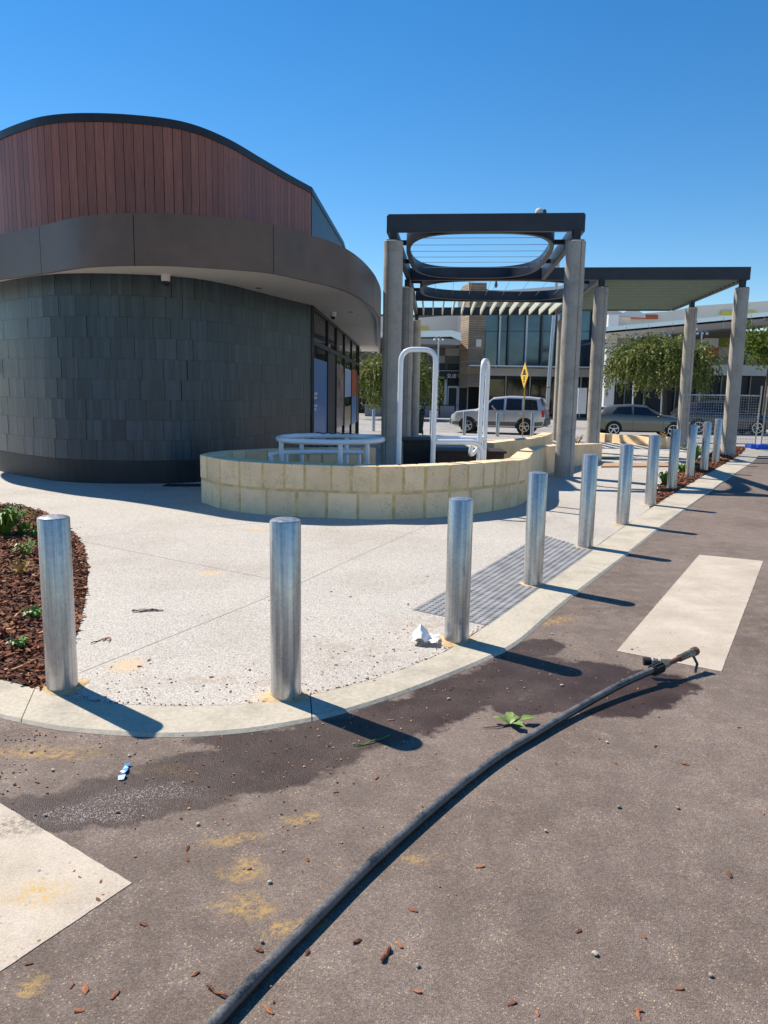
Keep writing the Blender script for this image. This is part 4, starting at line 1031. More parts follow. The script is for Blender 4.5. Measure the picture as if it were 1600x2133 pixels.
path_bark = [(200, 1103), (168, 1098), (160, 1102), (290, 1388), (310, 1375), (313, 1382), (440, 1410), (410, 1440), (520, 1395), (640, 1290), (690, 1232), (730, 1243), (850, 1258), (620, 1380), (700, 1385), (740, 1412), (780, 1418), (820, 1352), (760, 1330), (420, 1282), (480, 1440), (995, 1310), (1045, 1293), (655, 1325), (890, 1200), (560, 1250)]
for i, (px, py) in enumerate(path_bark):
    p = P(px, py, .003); link('bark_piece', bark_me[i % 5], label='small dark brown piece of bark lying loose on the pale path', cat='bark', group='bark pieces scattered on the path', loc=p, rot=(0, rg.uniform(-.2, .2), rg.uniform(0, 6.28))).scale = (rg.uniform(.45, .9),) * 3
for i, (px, py) in enumerate([(30, 1632), (15, 1645), (95, 1697), (110, 1603), (270, 1573), (65, 1565), (245, 1690), (412, 1716), (562, 1836), (546, 1960), (870, 2010), (1170, 1427), (935, 1455), (1265, 1545), (1412, 1682), (1137, 1730), (1290, 1680), (1480, 2030), (1240, 1985), (285, 1385), (72, 1532), (1316, 1352), (380, 1530), (1150, 1320)]):
    p = P(px, py, -.006); link('pebble', peb_me[i % 4], label='small loose grey pebble lying on the road', cat='pebble', group='pebbles scattered on the road', loc=p, rot=(0, 0, rg.uniform(0, 6.28))).scale = (rg.uniform(.7, 1.3),) * 3

# plants in the bark bed
def tuft(px, py, label, n, h, mat, dry=False, w=.008):
    p = P(px, py); t = thing('bed_plant', label, 'plant', (p.x, p.y, 0)); rg = random.Random(px)
    m_ = MB()
    for i in range(n):
        a = rg.uniform(0, 6.28); L = h * rg.uniform(.6, 1.1); out_ = rg.uniform(.25, .95); d = Vector((math.cos(a), math.sin(a), 0)); s_ = Vector((-d.y, d.x, 0)); b0 = d * rg.uniform(0, .03)
        pts = [b0, b0 + d * L * out_ * .4 + Vector((0, 0, L * .5)), b0 + d * L * out_ * .8 + Vector((0, 0, L * .8)), b0 + d * L * out_ * 1.1 + Vector((0, 0, L * (.9 - .3 * out_)))]
        vs = []
        for j, q in enumerate(pts): ww = w * (1, 1.3, 1, .15)[j]; vs += [q - s_ * ww, q + s_ * ww]
        m_.add(vs, [(2 * j, 2 * j + 2, 2 * j + 3, 2 * j + 1) for j in range(3)])
    m_.build('leaves', mat, t)
    m_ = MB(); m_.tube([(0, 0, -.01), (.005, 0, .03)], .008, 6); m_.build('stem', 'trunk', t)
    if dry:
        m_ = MB()
        for i in range(26):
            a = rg.uniform(0, 6.28); r = rg.uniform(.03, .13); m_.box((r * math.cos(a), r * math.sin(a), h * rg.uniform(.4, .9)), (.022, .008, .004), M=Matrix.Rotation(a, 3, 'Z') @ Matrix.Rotation(.6, 3, 'Y'))
        m_.build('dry_flowers', 'plant_dry', t, kind='stuff')
tuft(12, 1115, 'bushy bright green plant in the bark bed', 130, .34, 'plant_leaf', w=.012)
tuft(50, 1112, 'low spreading green shoot in the bark bed beside the bushy plant', 34, .15, 'plant_leaf', w=.010)
tuft(72, 1120, 'small green tuft in the bark bed close behind a bollard', 40, .11, 'plant_leaf')
tuft(55, 1160, 'straggly plant with yellowed dry flowers in the bark bed', 26, .17, 'plant_leaf', True)
tuft(40, 1200, 'thin yellow dried seedling in the bark bed', 14, .15, 'plant_dry', True)
tuft(75, 1290, 'small dark green clump in the bark bed near a bollard', 44, .09, 'plant_leaf')
tuft(38, 1352, 'low green and violet clump at the front of the bark bed', 46, .08, 'plant_leaf')
for px, py, h in ((1385, 1010, .28), (1420, 985, .22), (1447, 960, .45), (1436, 985, .2)):
    tuft(px, py, {1385: 'small green shrub in the mulch strip nearest the plain path', 1420: 'bright green sprout between two bollards in the mulch strip', 1447: 'taller green shrub at the back of the mulch strip', 1436: 'small sprig behind the second bollard of the mulch strip'}[px], 60, h, 'plant_leaf', w=.014)
# ================================================================== shopping centre across the street
YL, YR = 62.0, 56.0
class Facade:
    def __init__(s, name, label, anchor):
        s.t = thing(name, label, 'building', (anchor.x, anchor.y, -.38)); s.inv = Matrix.Translation((-anchor.x, -anchor.y, .38))
    def box(s, x0, y0, x1, y1, Y, dep, name, mat, par=None, bevel=0):
        a = D((x0 + x1) / 2, y0, Y); b = D((x0 + x1) / 2, y1, Y); l = D(x0, (y0 + y1) / 2, Y); r_ = D(x1, (y0 + y1) / 2, Y)
        m_ = MB(); m_.box(((l.x + r_.x) / 2, Y + dep / 2, (a.z + b.z) / 2), (abs(r_.x - l.x), abs(dep), abs(a.z - b.z)))
        o = m_.build(name, mat, par or s.t, bevel=bevel)
        if par is None: o.matrix_parent_inverse = s.inv
        return o
    def poly(s, pts, Y, dep, name, mat):          # outline in elevation, pushed back by dep
        ps = [D(a, b, Y) for a, b in pts]; n = len(ps); tri = tessellate_polygon([[Vector((p.x, p.z, 0)) for p in ps]]); m_ = MB()
        vs = [(p.x, Y, p.z) for p in ps] + [(p.x, Y + dep, p.z) for p in ps]
        m_.add(vs, [t for t in tri] + [tuple(i + n for i in t) for t in tri] + [(i, (i + 1) % n, (i + 1) % n + n, i + n) for i in range(n)])
        o = m_.build(name, mat, s.t); o.matrix_parent_inverse = s.inv; return o
    def hexa(s, v8, name, mat):
        m_ = MB(); m_.add(v8, [(0, 1, 2, 3), (4, 7, 6, 5), (0, 4, 5, 1), (1, 5, 6, 2), (2, 6, 7, 3), (3, 7, 4, 0)]); o = m_.build(name, mat, s.t); o.matrix_parent_inverse = s.inv; return o
def text(body, h, mat, shear=0.0, ext=.01):
    c = bpy.data.curves.new('t', 'FONT'); c.body = body; c.size = h; c.extrude = ext; c.shear = shear; c.offset = .012 * h
    o = bpy.data.objects.new('t', c); COL.objects.link(o); bpy.context.view_layer.update()
    me = bpy.data.meshes.new_from_object(o.evaluated_get(bpy.context.evaluated_depsgraph_get())); bpy.data.objects.remove(o); me.materials.clear(); me.materials.append(MATS[mat]); return me
f = Facade('shop_building', 'sandwich shop wing with checked wall panels and white canopy across the street', D(920, 860, YL))
f.box(700, 655, 962, 900, YL + 8, .5, 'rear_wall', 'facade_dark')
f.poly([(700, 655), (872, 662), (962, 655), (962, 692), (700, 700)], YL + 7, .6, 'parapet', 'facade_cream')
f.box(872, 680, 892, 687, YL + 6.9, .08, 'yellow_stripe', 'panel_yellow')
cz = [D(840, 690, YL - 3), D(962, 688, YL - 3), D(962, 711, YL - 3), D(840, 703, YL - 3)]
f.poly([(700, 694), (940, 688), (960, 693), (962, 711), (940, 701), (700, 705)], YL - 3, 5, 'canopy_fascia', 'fascia_alu')
f.box(700, 704, 958, 716, YL - 2.6, 10, 'canopy_soffit', 'facade_grey')
f.box(700, 716, 962, 792, YL + 2, .3, 'upper_wall', 'facade_dark')
for x0, x1, y0, y1, mt in ((928, 957, 725, 741, 'facade_grey'), (914, 927, 741, 756, 'facade_grey'), (928, 957, 741, 757, 'facade_dark'), (890, 913, 725, 741, 'facade_grey')):
    f.box(x0, y0, x1, y1, YL + 1.9, .09, 'wall_panel', mt)
for x0, x1 in ((914, 926), (933, 957)):
    f.box(x0, 758, x1, 770, YL + 1.85, .12, 'window', 'facade_void')
f.box(905, 771.5, 960, 773, YL + 1.7, .25, 'ledge', 'white_metal')
f.box(912, 774, 990, 790, YL + 1.2, .4, 'shop_sign', 'facade_void')
f.box(905, 784, 926, 789.5, YL + 1.15, .1, 'sign_stripe', 'shop_lime'); f.box(981, 784, 1000, 789.5, YL + 1.1, .1, 'sign_stripe', 'shop_lime')
f.box(700, 790, 1012, 900, YL + 3.2, .3, 'shop_recess', 'facade_void')
f.box(880, 790, 925, 856, YL + 2.0, .1, 'window', 'shop_green'); f.box(880, 846, 925, 852, YL + 1.95, .04, 'window_stripe', 'shop_lime')
f.box(925.5, 790, 931, 860, YL + 1.8, .4, 'pillar', 'facade_white')
def put(me, px, py, Y, name, par=None, rot=0.0):
    p = D(px, py, Y); o = link(name, me, f.t); o.matrix_parent_inverse = f.inv; o.location = p; o.rotation_euler = (rad(90), rot, 0); return o
hh = 11.5 * YL / FPX
put(text('SUB', hh, 'letter_white', .25), 930, 787, YL + 1.15, 'lettering'); put(text('WAY', hh, 'letter_yellow', .25), 952.5, 787, YL + 1.15, 'lettering')
hh = 10 * YL / FPX
put(text('SUB', hh, 'letter_white', .25), 888, 828, YL + 1.95, 'lettering', rot=-.18); put(text('WAY', hh, 'letter_yellow', .25), 905, 824.5, YL + 1.95, 'lettering', rot=-.18)
for x0, x1 in ((932, 953), (953.6, 975)):
    d_ = f.box(x0, 804, x1, 862, YL + 1.9, .12, 'door', 'white_metal'); pane = f.box(x0 + 2.6, 808, x1 - 2.6, 860, YL + 1.86, .05, 'door_pane', 'facade_void')
f.box(932, 790, 975, 803, YL + 1.95, .1, 'transom_pane', 'facade_void')
for x in (885, 900, 915, 930, 945, 958): f.box(x, 841, x + .8, 858, YL - 3, .06, 'railing_post', 'black_metal')
f.box(884, 843, 960, 844, YL - 3, .06, 'handrail', 'black_metal')
for x0, x1 in ((760, 800), (806, 862), (885, 912), (916, 946)):
    m0 = D(x0, 858, 57); m1 = D(x1, 858, 57); t = thing('planter_box', {760: 'long grey planter wall beyond the kiosk end', 806: 'grey planter wall behind the concrete columns', 885: 'grey block planter in front of the sandwich shop window', 916: 'grey block planter before the sandwich shop doors'}[x0], 'planter', ((m0.x + m1.x) / 2, 57, -.38))
    m_ = MB(); m_.box((0, 0, .42), (m1.x - m0.x, .6, .84)); m_.build('wall', 'grey_block', t, bevel=.02); m_ = MB(); m_.box((0, 0, .85), (m1.x - m0.x - .2, .4, .03)); m_.build('soil', 'bark_soil', t)

f = Facade('brown_tower', 'brown tower clad in narrow horizontal boards between the shop and glazed front', D(985, 800, YL))
Yt = YL - 1.5; a = D(960, 800, Yt); 
tl, tr_, br = D(960, 588, Yt + 2.2), D(977, 588, Yt), D(1010, 606, Yt)
zb0 = D(985, 806, Yt).z; zt = D(977, 588, Yt).z; xl, xm, xr = D(961, 700, Yt + 2.2).x, D(977, 700, Yt).x, D(1010, 700, Yt).x
m_ = MB(); m_.prism([(xl, Yt + 2.2), (xm, Yt + .05), (xr, Yt + .05), (xr, Yt + 6), (xl, Yt + 6)], zb0, zt - .05); o = m_.build('core', 'facade_dark', f.t); o.matrix_parent_inverse = f.inv
nb = 46; hb = (zt - zb0) / nb
for i in range(nb):
    m_ = MB(); z = zb0 + hb * (i + .5); m_.box(((xm + xr) / 2, Yt, z), (xr - xm + .02, .1, hb * .82)); m_.bar((xl - .02, Yt + 2.18, z), (xm, Yt - .02, z), .08, hb * .82); o = m_.build('board', 'cladding_brown', f.t); o.matrix_parent_inverse = f.inv
f.poly([(977, 587), (1024, 606), (1024, 616), (977, 616)], Yt + .06, 3, 'sloping_parapet', 'cladding_brown')
f.box(992, 707, 1003, 722, Yt - .14, .08, 'cream_panel', 'panel_yellow' if False else 'facade_cream')  # small cream panel set on the tower face

f = Facade('glazed_building', 'tall blue glass shopfront with steel mullions beneath a pale roof band', D(1130, 860, YL))
f.box(1008, 606, 1262, 790, YL + .3, 12, 'wall', 'facade_dark')
f.poly([(1022, 610), (1035, 606), (1262, 588), (1262, 612), (1022, 628)], YL - 2.5, 6, 'roof_band', 'facade_white')
f.box(1008, 628, 1262, 640, YL - 1.2, 2, 'soffit', 'facade_grey')
gx = [1010, 1041, 1060, 1097, 1130, 1162, 1200, 1235, 1262]
for i, (a, b) in enumerate(zip(gx, gx[1:])):
    for y0, y1 in ((640, 690), (690, 762)):
        f.box(a + .6, y0 + .5, b - .6, y1 - .5, YL - .02 - .02 * (i % 3), .1, 'pane', 'facade_glass')
for x in gx[1:]: f.box(x - 1.6, 640, x + 1.6, 763, YL - .5, .3, 'mullion', 'white_metal' if x in (1041, 1097, 1162) else 'facade_dark')
f.box(980, 762, 1262, 764.5, YL - 3, 3, 'glass_canopy', 'white_metal')
for x in (1030, 1080, 1135, 1190, 1240): f.box(x, 764.5, x + 2.5, 768, YL - 2.5, .2, 'canopy_bracket', 'facade_grey')
f.box(1010, 768, 1262, 784, YL - .2, .4, 'white_band', 'facade_white')
f.box(1010, 784, 1262, 900, YL + .15, .1, 'shop_glass', 'facade_void')
for x in (1052, 1102, 1160, 1208): f.box(x, 784, x + 1.6, 880, YL - .1, .2, 'door_mullion', 'white_metal')
for x0, x1 in ((1012, 1050), (1056, 1100), (1106, 1158)): f.box(x0, 790, x1, 862, YL + .02, .06, 'pane', 'car_glass')

f = Facade('mall_wing', 'shopping centre wing with deep white canopy and orange and green wall panels', D(1450, 860, YR))
f.box(1262, 655, 1283, 870, YR - 2.2, 2.0, 'white_pillar', 'facade_white')
for y in (716, 775): f.box(1262, y, 1283, y + 1, YR - 2.22, .05, 'pillar_joint', 'facade_grey')
f.box(1283, 690, 1900, 900, YR + 5, .4, 'back_wall', 'facade_dark')
f.box(1283, 690, 1312, 800, YR - 1.5, 6, 'side_wall', 'facade_grey')
f.poly([(1262, 640), (1312, 655), (1400, 648), (1450, 637), (1700, 620), (1900, 605), (1900, 665), (1262, 690)], YR + 4.2, .7, 'parapet', 'facade_cream')
f.poly([(1284, 658), (1320, 640), (1345, 656), (1345, 662)], YR + 3.5, .3, 'gable', 'facade_white')
f.box(1315, 655, 1371, 664, YR + 4.0, .1, 'orange_strip', 'panel_orange'); f.box(1503, 648, 1576, 656, YR + 4.0, .1, 'yellow_strip', 'panel_yellow')
xs = [1262, 1305, 1352, 1402, 1452, 1508, 1566, 1630, 1760, 1900]
for x0, x1 in zip(xs, xs[1:]):
    t0, t1 = [681 - (x - 1262) * .093 for x in (x0, x1)]
    v = [D(x0 + .4, t0, YR - 6), D(x1 - .4, t1, YR - 6), D(x1 - .4, t1 + 13, YR - 6), D(x0 + .4, t0 + 13, YR - 6)]
    f.hexa([tuple(p) for p in v] + [(p.x, p.y + 2.5, p.z) for p in v], 'fascia_panel', 'fascia_alu')
    w = [v[3], v[2], D(x1 - 1, t1 + 27, YR - 3.2), D(x0 + .6, t0 + 27, YR - 3.2)]
    f.hexa([tuple(p) for p in w] + [(p.x, p.y, p.z + .12) for p in w], 'underside_panel', 'facade_white')
v = [D(1262, 706, YR - 3.2), D(1900, 645, YR - 3.2)]
m_ = MB(); m_.add([(v[0].x, YR - 3.2, v[0].z), (v[1].x, YR - 3.2, v[1].z), (v[1].x, YR + 5, v[1].z), (v[0].x, YR + 5, v[0].z)], [(0, 1, 2, 3)]); o = m_.build('soffit', 'facade_grey', f.t); o.matrix_parent_inverse = f.inv
for x0, x1, y0, y1, mt in ((1306, 1352, 709, 729, 'panel_orange'), (1352, 1400, 709, 729, 'facade_grey'), (1466, 1497, 704, 724, 'facade_white'), (1466, 1497, 724, 745, 'panel_orange'), (1497, 1545, 702, 723, 'panel_green'), (1497, 1545, 723, 745, 'facade_grey'), (1545, 1600, 702, 724, 'panel_orange'), (1410, 1465, 706, 745, 'facade_grey'), (1545, 1640, 724, 745, 'facade_white')):
    f.box(x0 + .3, y0 + .3, x1 - .3, y1 - .3, YR + 4.8, .15, 'wall_panel', mt)
for x0 in (1400, 1440, 1468, 1496, 1524, 1552, 1580): f.box(x0, 746, x0 + 26, 761, YR + 4.8, .12, 'window', 'car_glass')
f.box(1400, 762, 1900, 784, YR + 4.3, .5, 'white_band', 'facade_white'); f.box(1283, 784, 1900, 900, YR + 4.7, .2, 'shop_void', 'facade_void')
for x in (1300, 1340, 1405, 1450, 1500, 1560): f.box(x, 784, x + 1.5, 880, YR + 4.5, .15, 'door_mullion', 'facade_grey')
f.box(1204, 808, 1222, 862, YR - 8, .2, 'screen_panel', 'white_metal')
# lamps on poles under the canopy, and street poles
for px, y0, y1, Y, lab in ((1324, 697, 770, 50, 'pole with a cluster of small white lamps before the orange panel'), (1384, 694, 770, 50, 'pole with small lamps rising behind the weeping tree'), (1462, 690, 800, 50, 'pole with small lamps beside the white and orange panels'), (914, 704, 770, 56, 'pole with small white lamps beside the sandwich shop canopy')):
    a = D(px, y1, Y); b = D(px, y0, Y); t = thing('lamp_pole', lab, 'lamp post', (a.x, Y, -.38)); m_ = MB(); m_.tube([(0, 0, 0), (b.x - a.x, 0, b.z + .38)], .05, 8); m_.build('pole', 'white_metal', t, smooth=True)
    for k in (-1, 0, 1):
        m_ = MB(); m_.lathe([(.03, 0), (.08, .04), (.09, .12), (.05, .17), (.02, .18)], 10, (b.x - a.x + k * .3, -.1, b.z + .15)); m_.build('lamp_head', 'white_metal', t, smooth=True); m_ = MB(); m_.bar((b.x - a.x, 0, b.z + .5), (b.x - a.x + k * .3 + .01, -.1, b.z + .3), .04, .04); m_.build('arm', 'facade_grey', t)
a = D(1137, 880, 44); b = D(1163, 545, 44); t = thing('street_pole', 'tall grey steel street pole with a small red tag near the glazed shopfront', 'pole', (a.x, 44, -.38))
m_ = MB(); m_.tube([(0, 0, 0), (b.x - a.x, 0, b.z + .38)], [.13, .09], 10); m_.build('pole', 'wire_steel', t, smooth=True); p = D(1142, 808, 44); m_ = MB(); m_.lathe([(.135, 0), (.135, .06)], 10, (p.x - a.x, 0, p.z + .38)); m_.build('red_band', 'tail_red', t)

# speed hump sign
p = GZ(1087, 909); t = thing('warning_sign', 'yellow diamond speed hump warning sign on a timber coloured post', 'sign', p, rad(-83))
hz = D(1098, 782, p.y).z - p.z; lean = D(1098, 782, p.y).x - p.x
m_ = MB(); m_.tube([(0, .03, 0), (lean * .45, .03, hz + .2)], .032, 8); m_.build('post', 'sign_post', t)
S = .55; cx = lean * .45
m_ = MB(); m_.add([(cx, 0, hz - S), (cx + S, 0, hz), (cx, 0, hz + S), (cx - S, 0, hz), (cx, -.02, hz - S), (cx + S, -.02, hz), (cx, -.02, hz + S), (cx - S, -.02, hz)], [(0, 1, 2, 3), (4, 7, 6, 5), (0, 4, 5, 1), (1, 5, 6, 2), (2, 6, 7, 3), (3, 7, 4, 0)]); bd_ = m_.build('board', 'sign_yellow', t)
m_ = MB(); n = 14; vs = [(cx - .3, -.024, hz + .02), (cx + .3, -.024, hz + .02), (cx + .3, -.024, hz + .06)] + [(cx + .19 * math.cos(math.pi * k / n), -.024, hz + .07 + .2 * math.sin(math.pi * k / n)) for k in range(n + 1)] + [(cx - .3, -.024, hz + .06)]
m_.add(vs, [tuple(range(len(vs)))]); m_.build('hump_symbol', 'sign_black', t)
for body, h, dz in (('20', .24, -.2), ('km/h', .09, -.3)):
    me = text(body, h, 'sign_black', 0, .002); w = max(v.co.x for v in me.vertices); o = link('lettering', me, t, loc=(cx - w / 2, -.024, hz + dz), rot=(rad(90), 0, 0))
# far bollards
for i, (b, tp_, lab) in enumerate([((778, 898), (778, 853), 'far galvanised bollard seen between the kiosk and the first column'), ((866, 906), (867, 857), 'far galvanised bollard in front of the silver car bumper'), ((1036, 909), (1037, 859), 'far galvanised bollard in front of the silver car doors'), ((1108, 912), (1111, 860), 'far galvanised bollard in front of the silver car rear wheel, past the sign'), ((967, 906), (968, 857), 'far galvanised bollard in front of the silver car front wheel')]):
    if i == 1: b, tp_, lab = (898, 905), (898, 856), 'far galvanised bollard half hidden by the tall white hoop'
    p = GZ(*b); bollard(p, top_at(*tp_, p).z - p.z, lab, 'galvanised bollards along the street edge', collar=False)
# wheelie bin
p = GZ(869, 906); t = thing('wheelie_bin', 'dark green wheelie bin beside the concrete columns', 'bin', (p.x, p.y, p.z)); m_ = MB()
m_.add([(-.22, -.26, .08), (.22, -.26, .08), (.22, .26, .08), (-.22, .26, .08), (-.29, -.34, .92), (.29, -.34, .92), (.29, .34, .92), (-.29, .34, .92)], [(0, 3, 2, 1), (4, 5, 6, 7), (0, 1, 5, 4), (1, 2, 6, 5), (2, 3, 7, 6), (3, 0, 4, 7)]); m_.build('body', 'bin_green', t, bevel=.02)
m_ = MB(); m_.box((0, -.02, .965), (.62, .76, .07)); m_.build('lid', 'bin_green', t, bevel=.02)
for sx in (-.25, .25):
    m_ = MB(); m_.tube([(sx - .03, .28, .1), (sx + .03, .28, .1)], .1, 14); m_.build('wheel', 'tyre', t)

# ================================================================== vehicles
class Car:
    def __init__(s, st, name, label, loc, rz, paint):
        s.st = st; s.t = thing(name, label, 'car', loc, rz); s.paint = paint
        m_ = MB(); xs = []; 
        for a, b in zip(st, st[1:]):
            for k in range(4): xs.append(a[0] + (b[0] - a[0]) * k / 4)
        xs.append(st[-1][0]); n = 9; vs = []
        for x in xs:
            sec = s.sec(x); vs += [(x, y, z) for y, z in sec] + [(x, -y, z) for y, z in reversed(sec)]
        k = 2 * n; fs = [(i * k + j, (i + 1) * k + j, (i + 1) * k + (j + 1) % k, i * k + (j + 1) % k) for i in range(len(xs) - 1) for j in range(k)]
        fs.append(tuple(range(k))); fs.append(tuple((len(xs) - 1) * k + j for j in reversed(range(k))))
        m_.add(vs, fs); m_.build('body', paint, s.t, smooth=True)
    def prm(s, x):
        st = s.st
        for a, b in zip(st, st[1:]):
            lo, hi = min(a[0], b[0]), max(a[0], b[0])
            if lo - 1e-9 <= x <= hi + 1e-9:
                f_ = (x - a[0]) / (b[0] - a[0]); return [a[i] + (b[i] - a[i]) * f_ for i in range(6)]
        return list(st[0] if abs(x - st[0][0]) < abs(x - st[-1][0]) else st[-1])
    def sec(s, x):
        _, zb, zl, zr, w, wr = s.prm(x)
        return [(w * .86, zb), (w * .97, zb + .06 * (zl - zb)), (w, zb + .35 * (zl - zb)), (w * 1.0, zb + .62 * (zl - zb)), (w * .985, zb + .9 * (zl - zb)), (w * .955, zl), (wr, zr - .05 * min(1, (zr - zl) * 3)), (wr * .86, zr), (0, zr + .015)]
    def side(s, x, t, sgn, off):               # t 0 at belt line .. 1 at roof edge
        p = s.sec(x); a, b = p[5], p[6]; y = a[0] + (b[0] - a[0]) * t; z = a[1] + (b[1] - a[1]) * t
        return Vector((x, sgn * (y + off), z + off * .3))
    def low(s, x, t, sgn, off):
        p = s.sec(x)[:6]; z = p[0][1] + (p[5][1] - p[0][1]) * t
        for a, b in zip(p, p[1:]):
            if a[1] <= z <= b[1] + 1e-6: return Vector((x, sgn * (a[0] + (b[0] - a[0]) * (z - a[1]) / max(1e-6, b[1] - a[1]) + off), z))
    def patch(s, fn, x0b, x1b, x0t, x1t, t0, t1, mat, name, off=.008, sides=(1, -1), nx=8, nt=3, par=None):
        for sg in sides:
            m_ = MB(); vs = []
            for j in range(nt + 1):
                t = t0 + (t1 - t0) * j / nt; xa = x0b + (x0t - x0b) * j / nt; xb = x1b + (x1t - x1b) * j / nt
                for i in range(nx + 1): vs.append(fn(xa + (xb - xa) * i / nx, t, sg, off))
            m_.add(vs, [(j * (nx + 1) + i, j * (nx + 1) + i + 1, (j + 1) * (nx + 1) + i + 1, (j + 1) * (nx + 1) + i) for j in range(nt) for i in range(nx)])
            m_.build(name, mat, par or s.t, smooth=True)
    def screen(s, x0, x1, mat, name, k=.9, off=.012):   # windscreen or rear window between two stations
        m_ = MB(); vs = []; n = 6
        for j in range(5):
            x = x0 + (x1 - x0) * j / 4; _, zb, zl, zr, w, wr = s.prm(x)
            for i in range(n + 1): yy = (i / n * 2 - 1); vs.append((x + off * (1 if x0 > 0 else -1), yy * wr * k, zr + .015 * (1 - abs(yy)) + off))
        m_.add(vs, [(j * (n + 1) + i, j * (n + 1) + i + 1, (j + 1) * (n + 1) + i + 1, (j + 1) * (n + 1) + i) for j in range(4) for i in range(n)]); m_.build(name, mat, s.t, smooth=True)
    def wheels(s, xs, r, spokes=5, rimk=.66, arch='tyre', ak=1.17, thin=False):
        for x in xs:
            w = s.prm(x)[4]
            for sg in (1, -1):
                m_ = MB(); N = 20; vs = []
                for rr in (r * .6, r * ak):
                    for q in range(N + 1):
                        a = math.pi * q / N * 1.12 - .19; vs.append((x + rr * math.cos(a), sg * (w + .006), r + rr * math.sin(a)))
                m_.add(vs, [(q, q + 1, N + 2 + q, N + 1 + q) for q in range(N)]); m_.build('wheel_arch', arch, s.t)
                m_ = MB(); m_.tube([(x, sg * (w - .2), r), (x, sg * (w - .012), r), (x, sg * (w + .012), r)], [r, r, r * .95], 28); wh = m_.build('wheel', 'tyre', s.t, smooth=True)
                m_ = MB(); N = 24; vs = [];
                for rr in (r * rimk, r * rimk * .88):
                    for q in range(N): vs.append((x + rr * math.cos(6.2832 * q / N), sg * (w + .018), r + rr * math.sin(6.2832 * q / N)))
                m_.add(vs, [(q, (q + 1) % N, N + (q + 1) % N, N + q) for q in range(N)]); m_.build('rim', 'alloy', wh)
                m_ = MB(); m_.tube([(x, sg * (w + .013), r), (x, sg * (w + .024), r)], r * .16, 12); m_.build('hub', 'alloy', wh)
                for q in range(spokes):
                    a = 6.2832 * q / spokes + .3; d = Vector((math.cos(a), 0, math.sin(a)))
                    m_ = MB(); m_.bar(Vector((x, sg * (w + .016), r)) + d * r * .1, Vector((x, sg * (w + .016), r)) + d * r * rimk * .92, .012, r * (.05 if thin else .15)); m_.build('spoke', 'alloy', wh)
    def bx(s, c, size, mat, name, bevel=.01, rz=0):
        m_ = MB(); m_.box(c, size, rz); return m_.build(name, mat, s.t, bevel=bevel)

suv_st = [(2.2, .42, .72, .74, .62, .50), (2.14, .36, .80, .84, .78, .62), (1.95, .30, .95, .99, .86, .70), (1.4, .30, 1.02, 1.07, .89, .74), (.95, .30, 1.05, 1.12, .89, .76), (.22, .30, 1.06, 1.66, .89, .64), (-.5, .30, 1.06, 1.735, .89, .66), (-1.4, .30, 1.07, 1.72, .89, .65), (-1.92, .32, 1.08, 1.67, .87, .62), (-2.08, .36, 1.06, 1.30, .84, .66), (-2.17, .42, .95, 1.0, .80, .68), (-2.2, .48, .80, .82, .76, .66)]
c0 = GZ(1036, 906); c0 = Vector((D(1040, 900, 36.4).x, 36.4, -.38))
suv = Car(suv_st, 'parked_car', 'silver four wheel drive with grey lower cladding and a driver at the window', c0, rad(180 - 19), 'car_silver')
suv.patch(suv.low, -2.1, 2.08, -2.12, 2.1, .02, .36, 'car_cladding', 'cladding', .012, nx=24)
suv.bx((2.14, 0, .55), (.2, 1.5, .3), 'car_cladding', 'front_bumper', .05); suv.bx((-2.17, 0, .58), (.2, 1.6, .34), 'car_cladding', 'rear_bumper', .05)
suv.patch(suv.side, -.32, .78, -.30, .28, .06, .9, 'car_glass', 'window'); suv.patch(suv.side, -1.15, -.42, -1.12, -.42, .06, .9, 'car_glass', 'window'); suv.patch(suv.side, -1.88, -1.26, -1.78, -1.24, .08, .88, 'car_glass', 'window')
suv.screen(.9, .26, 'car_glass', 'windscreen'); suv.screen(-2.07, -1.94, 'car_glass', 'rear_window', .92, .02)
suv.wheels((1.33, -1.3), .36, 5, .62, 'rubber_black')
for sg in (1, -1):
    suv.bx((-2.10, sg * .77, .98), (.14, .16, .34), 'tail_red', 'tail_lamp', .03); suv.bx((2.06, sg * .62, .78), (.16, .3, .16), 'alloy', 'headlamp', .04)
    suv.bx((-.2, sg * .892, .93), (.18, .03, .04), 'car_silver', 'door_handle'); suv.bx((-1.1, sg * .892, .94), (.18, .03, .04), 'car_silver', 'door_handle'); suv.bx((.72, sg * .98, 1.12), (.12, .2, .15), 'car_silver', 'mirror', .04)
    for x in (.82, -.37, -1.2): suv.patch(suv.low, x, x + .012, x, x + .012, .38, .98, 'black_metal', 'door_gap', .004, (sg,), 1)
suv.bx((-2.275, 0, .62), (.02, .36, .11), 'plate', 'number_plate', 0)
hst = [(2.16, .34, .60, .62, .60, .50), (2.08, .26, .68, .72, .76, .62), (1.8, .22, .82, .86, .85, .70), (1.2, .20, .90, .97, .88, .74), (.95, .20, .92, 1.0, .88, .75), (.15, .20, .93, 1.40, .88, .60), (-.5, .20, .95, 1.445, .88, .60), (-1.2, .20, .98, 1.40, .88, .58), (-1.75, .24, 1.0, 1.27, .86, .58), (-2.0, .30, .98, 1.05, .82, .62), (-2.12, .38, .85, .9, .76, .60), (-2.16, .44, .7, .72, .70, .56)]
hat = Car(hst, 'parked_car', 'olive grey hatchback standing on the street behind the low limestone wall', Vector((D(1329, 900, 36).x, 36, -.38)), rad(-3), 'car_olive')
hat.patch(hat.side, -.45, .82, -.42, .22, .08, .9, 'car_glass', 'window'); hat.patch(hat.side, -1.45, -.54, -1.15, -.52, .08, .9, 'car_glass', 'window')
hat.screen(.93, .2, 'car_glass', 'windscreen'); hat.screen(-1.95, -1.72, 'car_glass', 'rear_window', .9, .02)
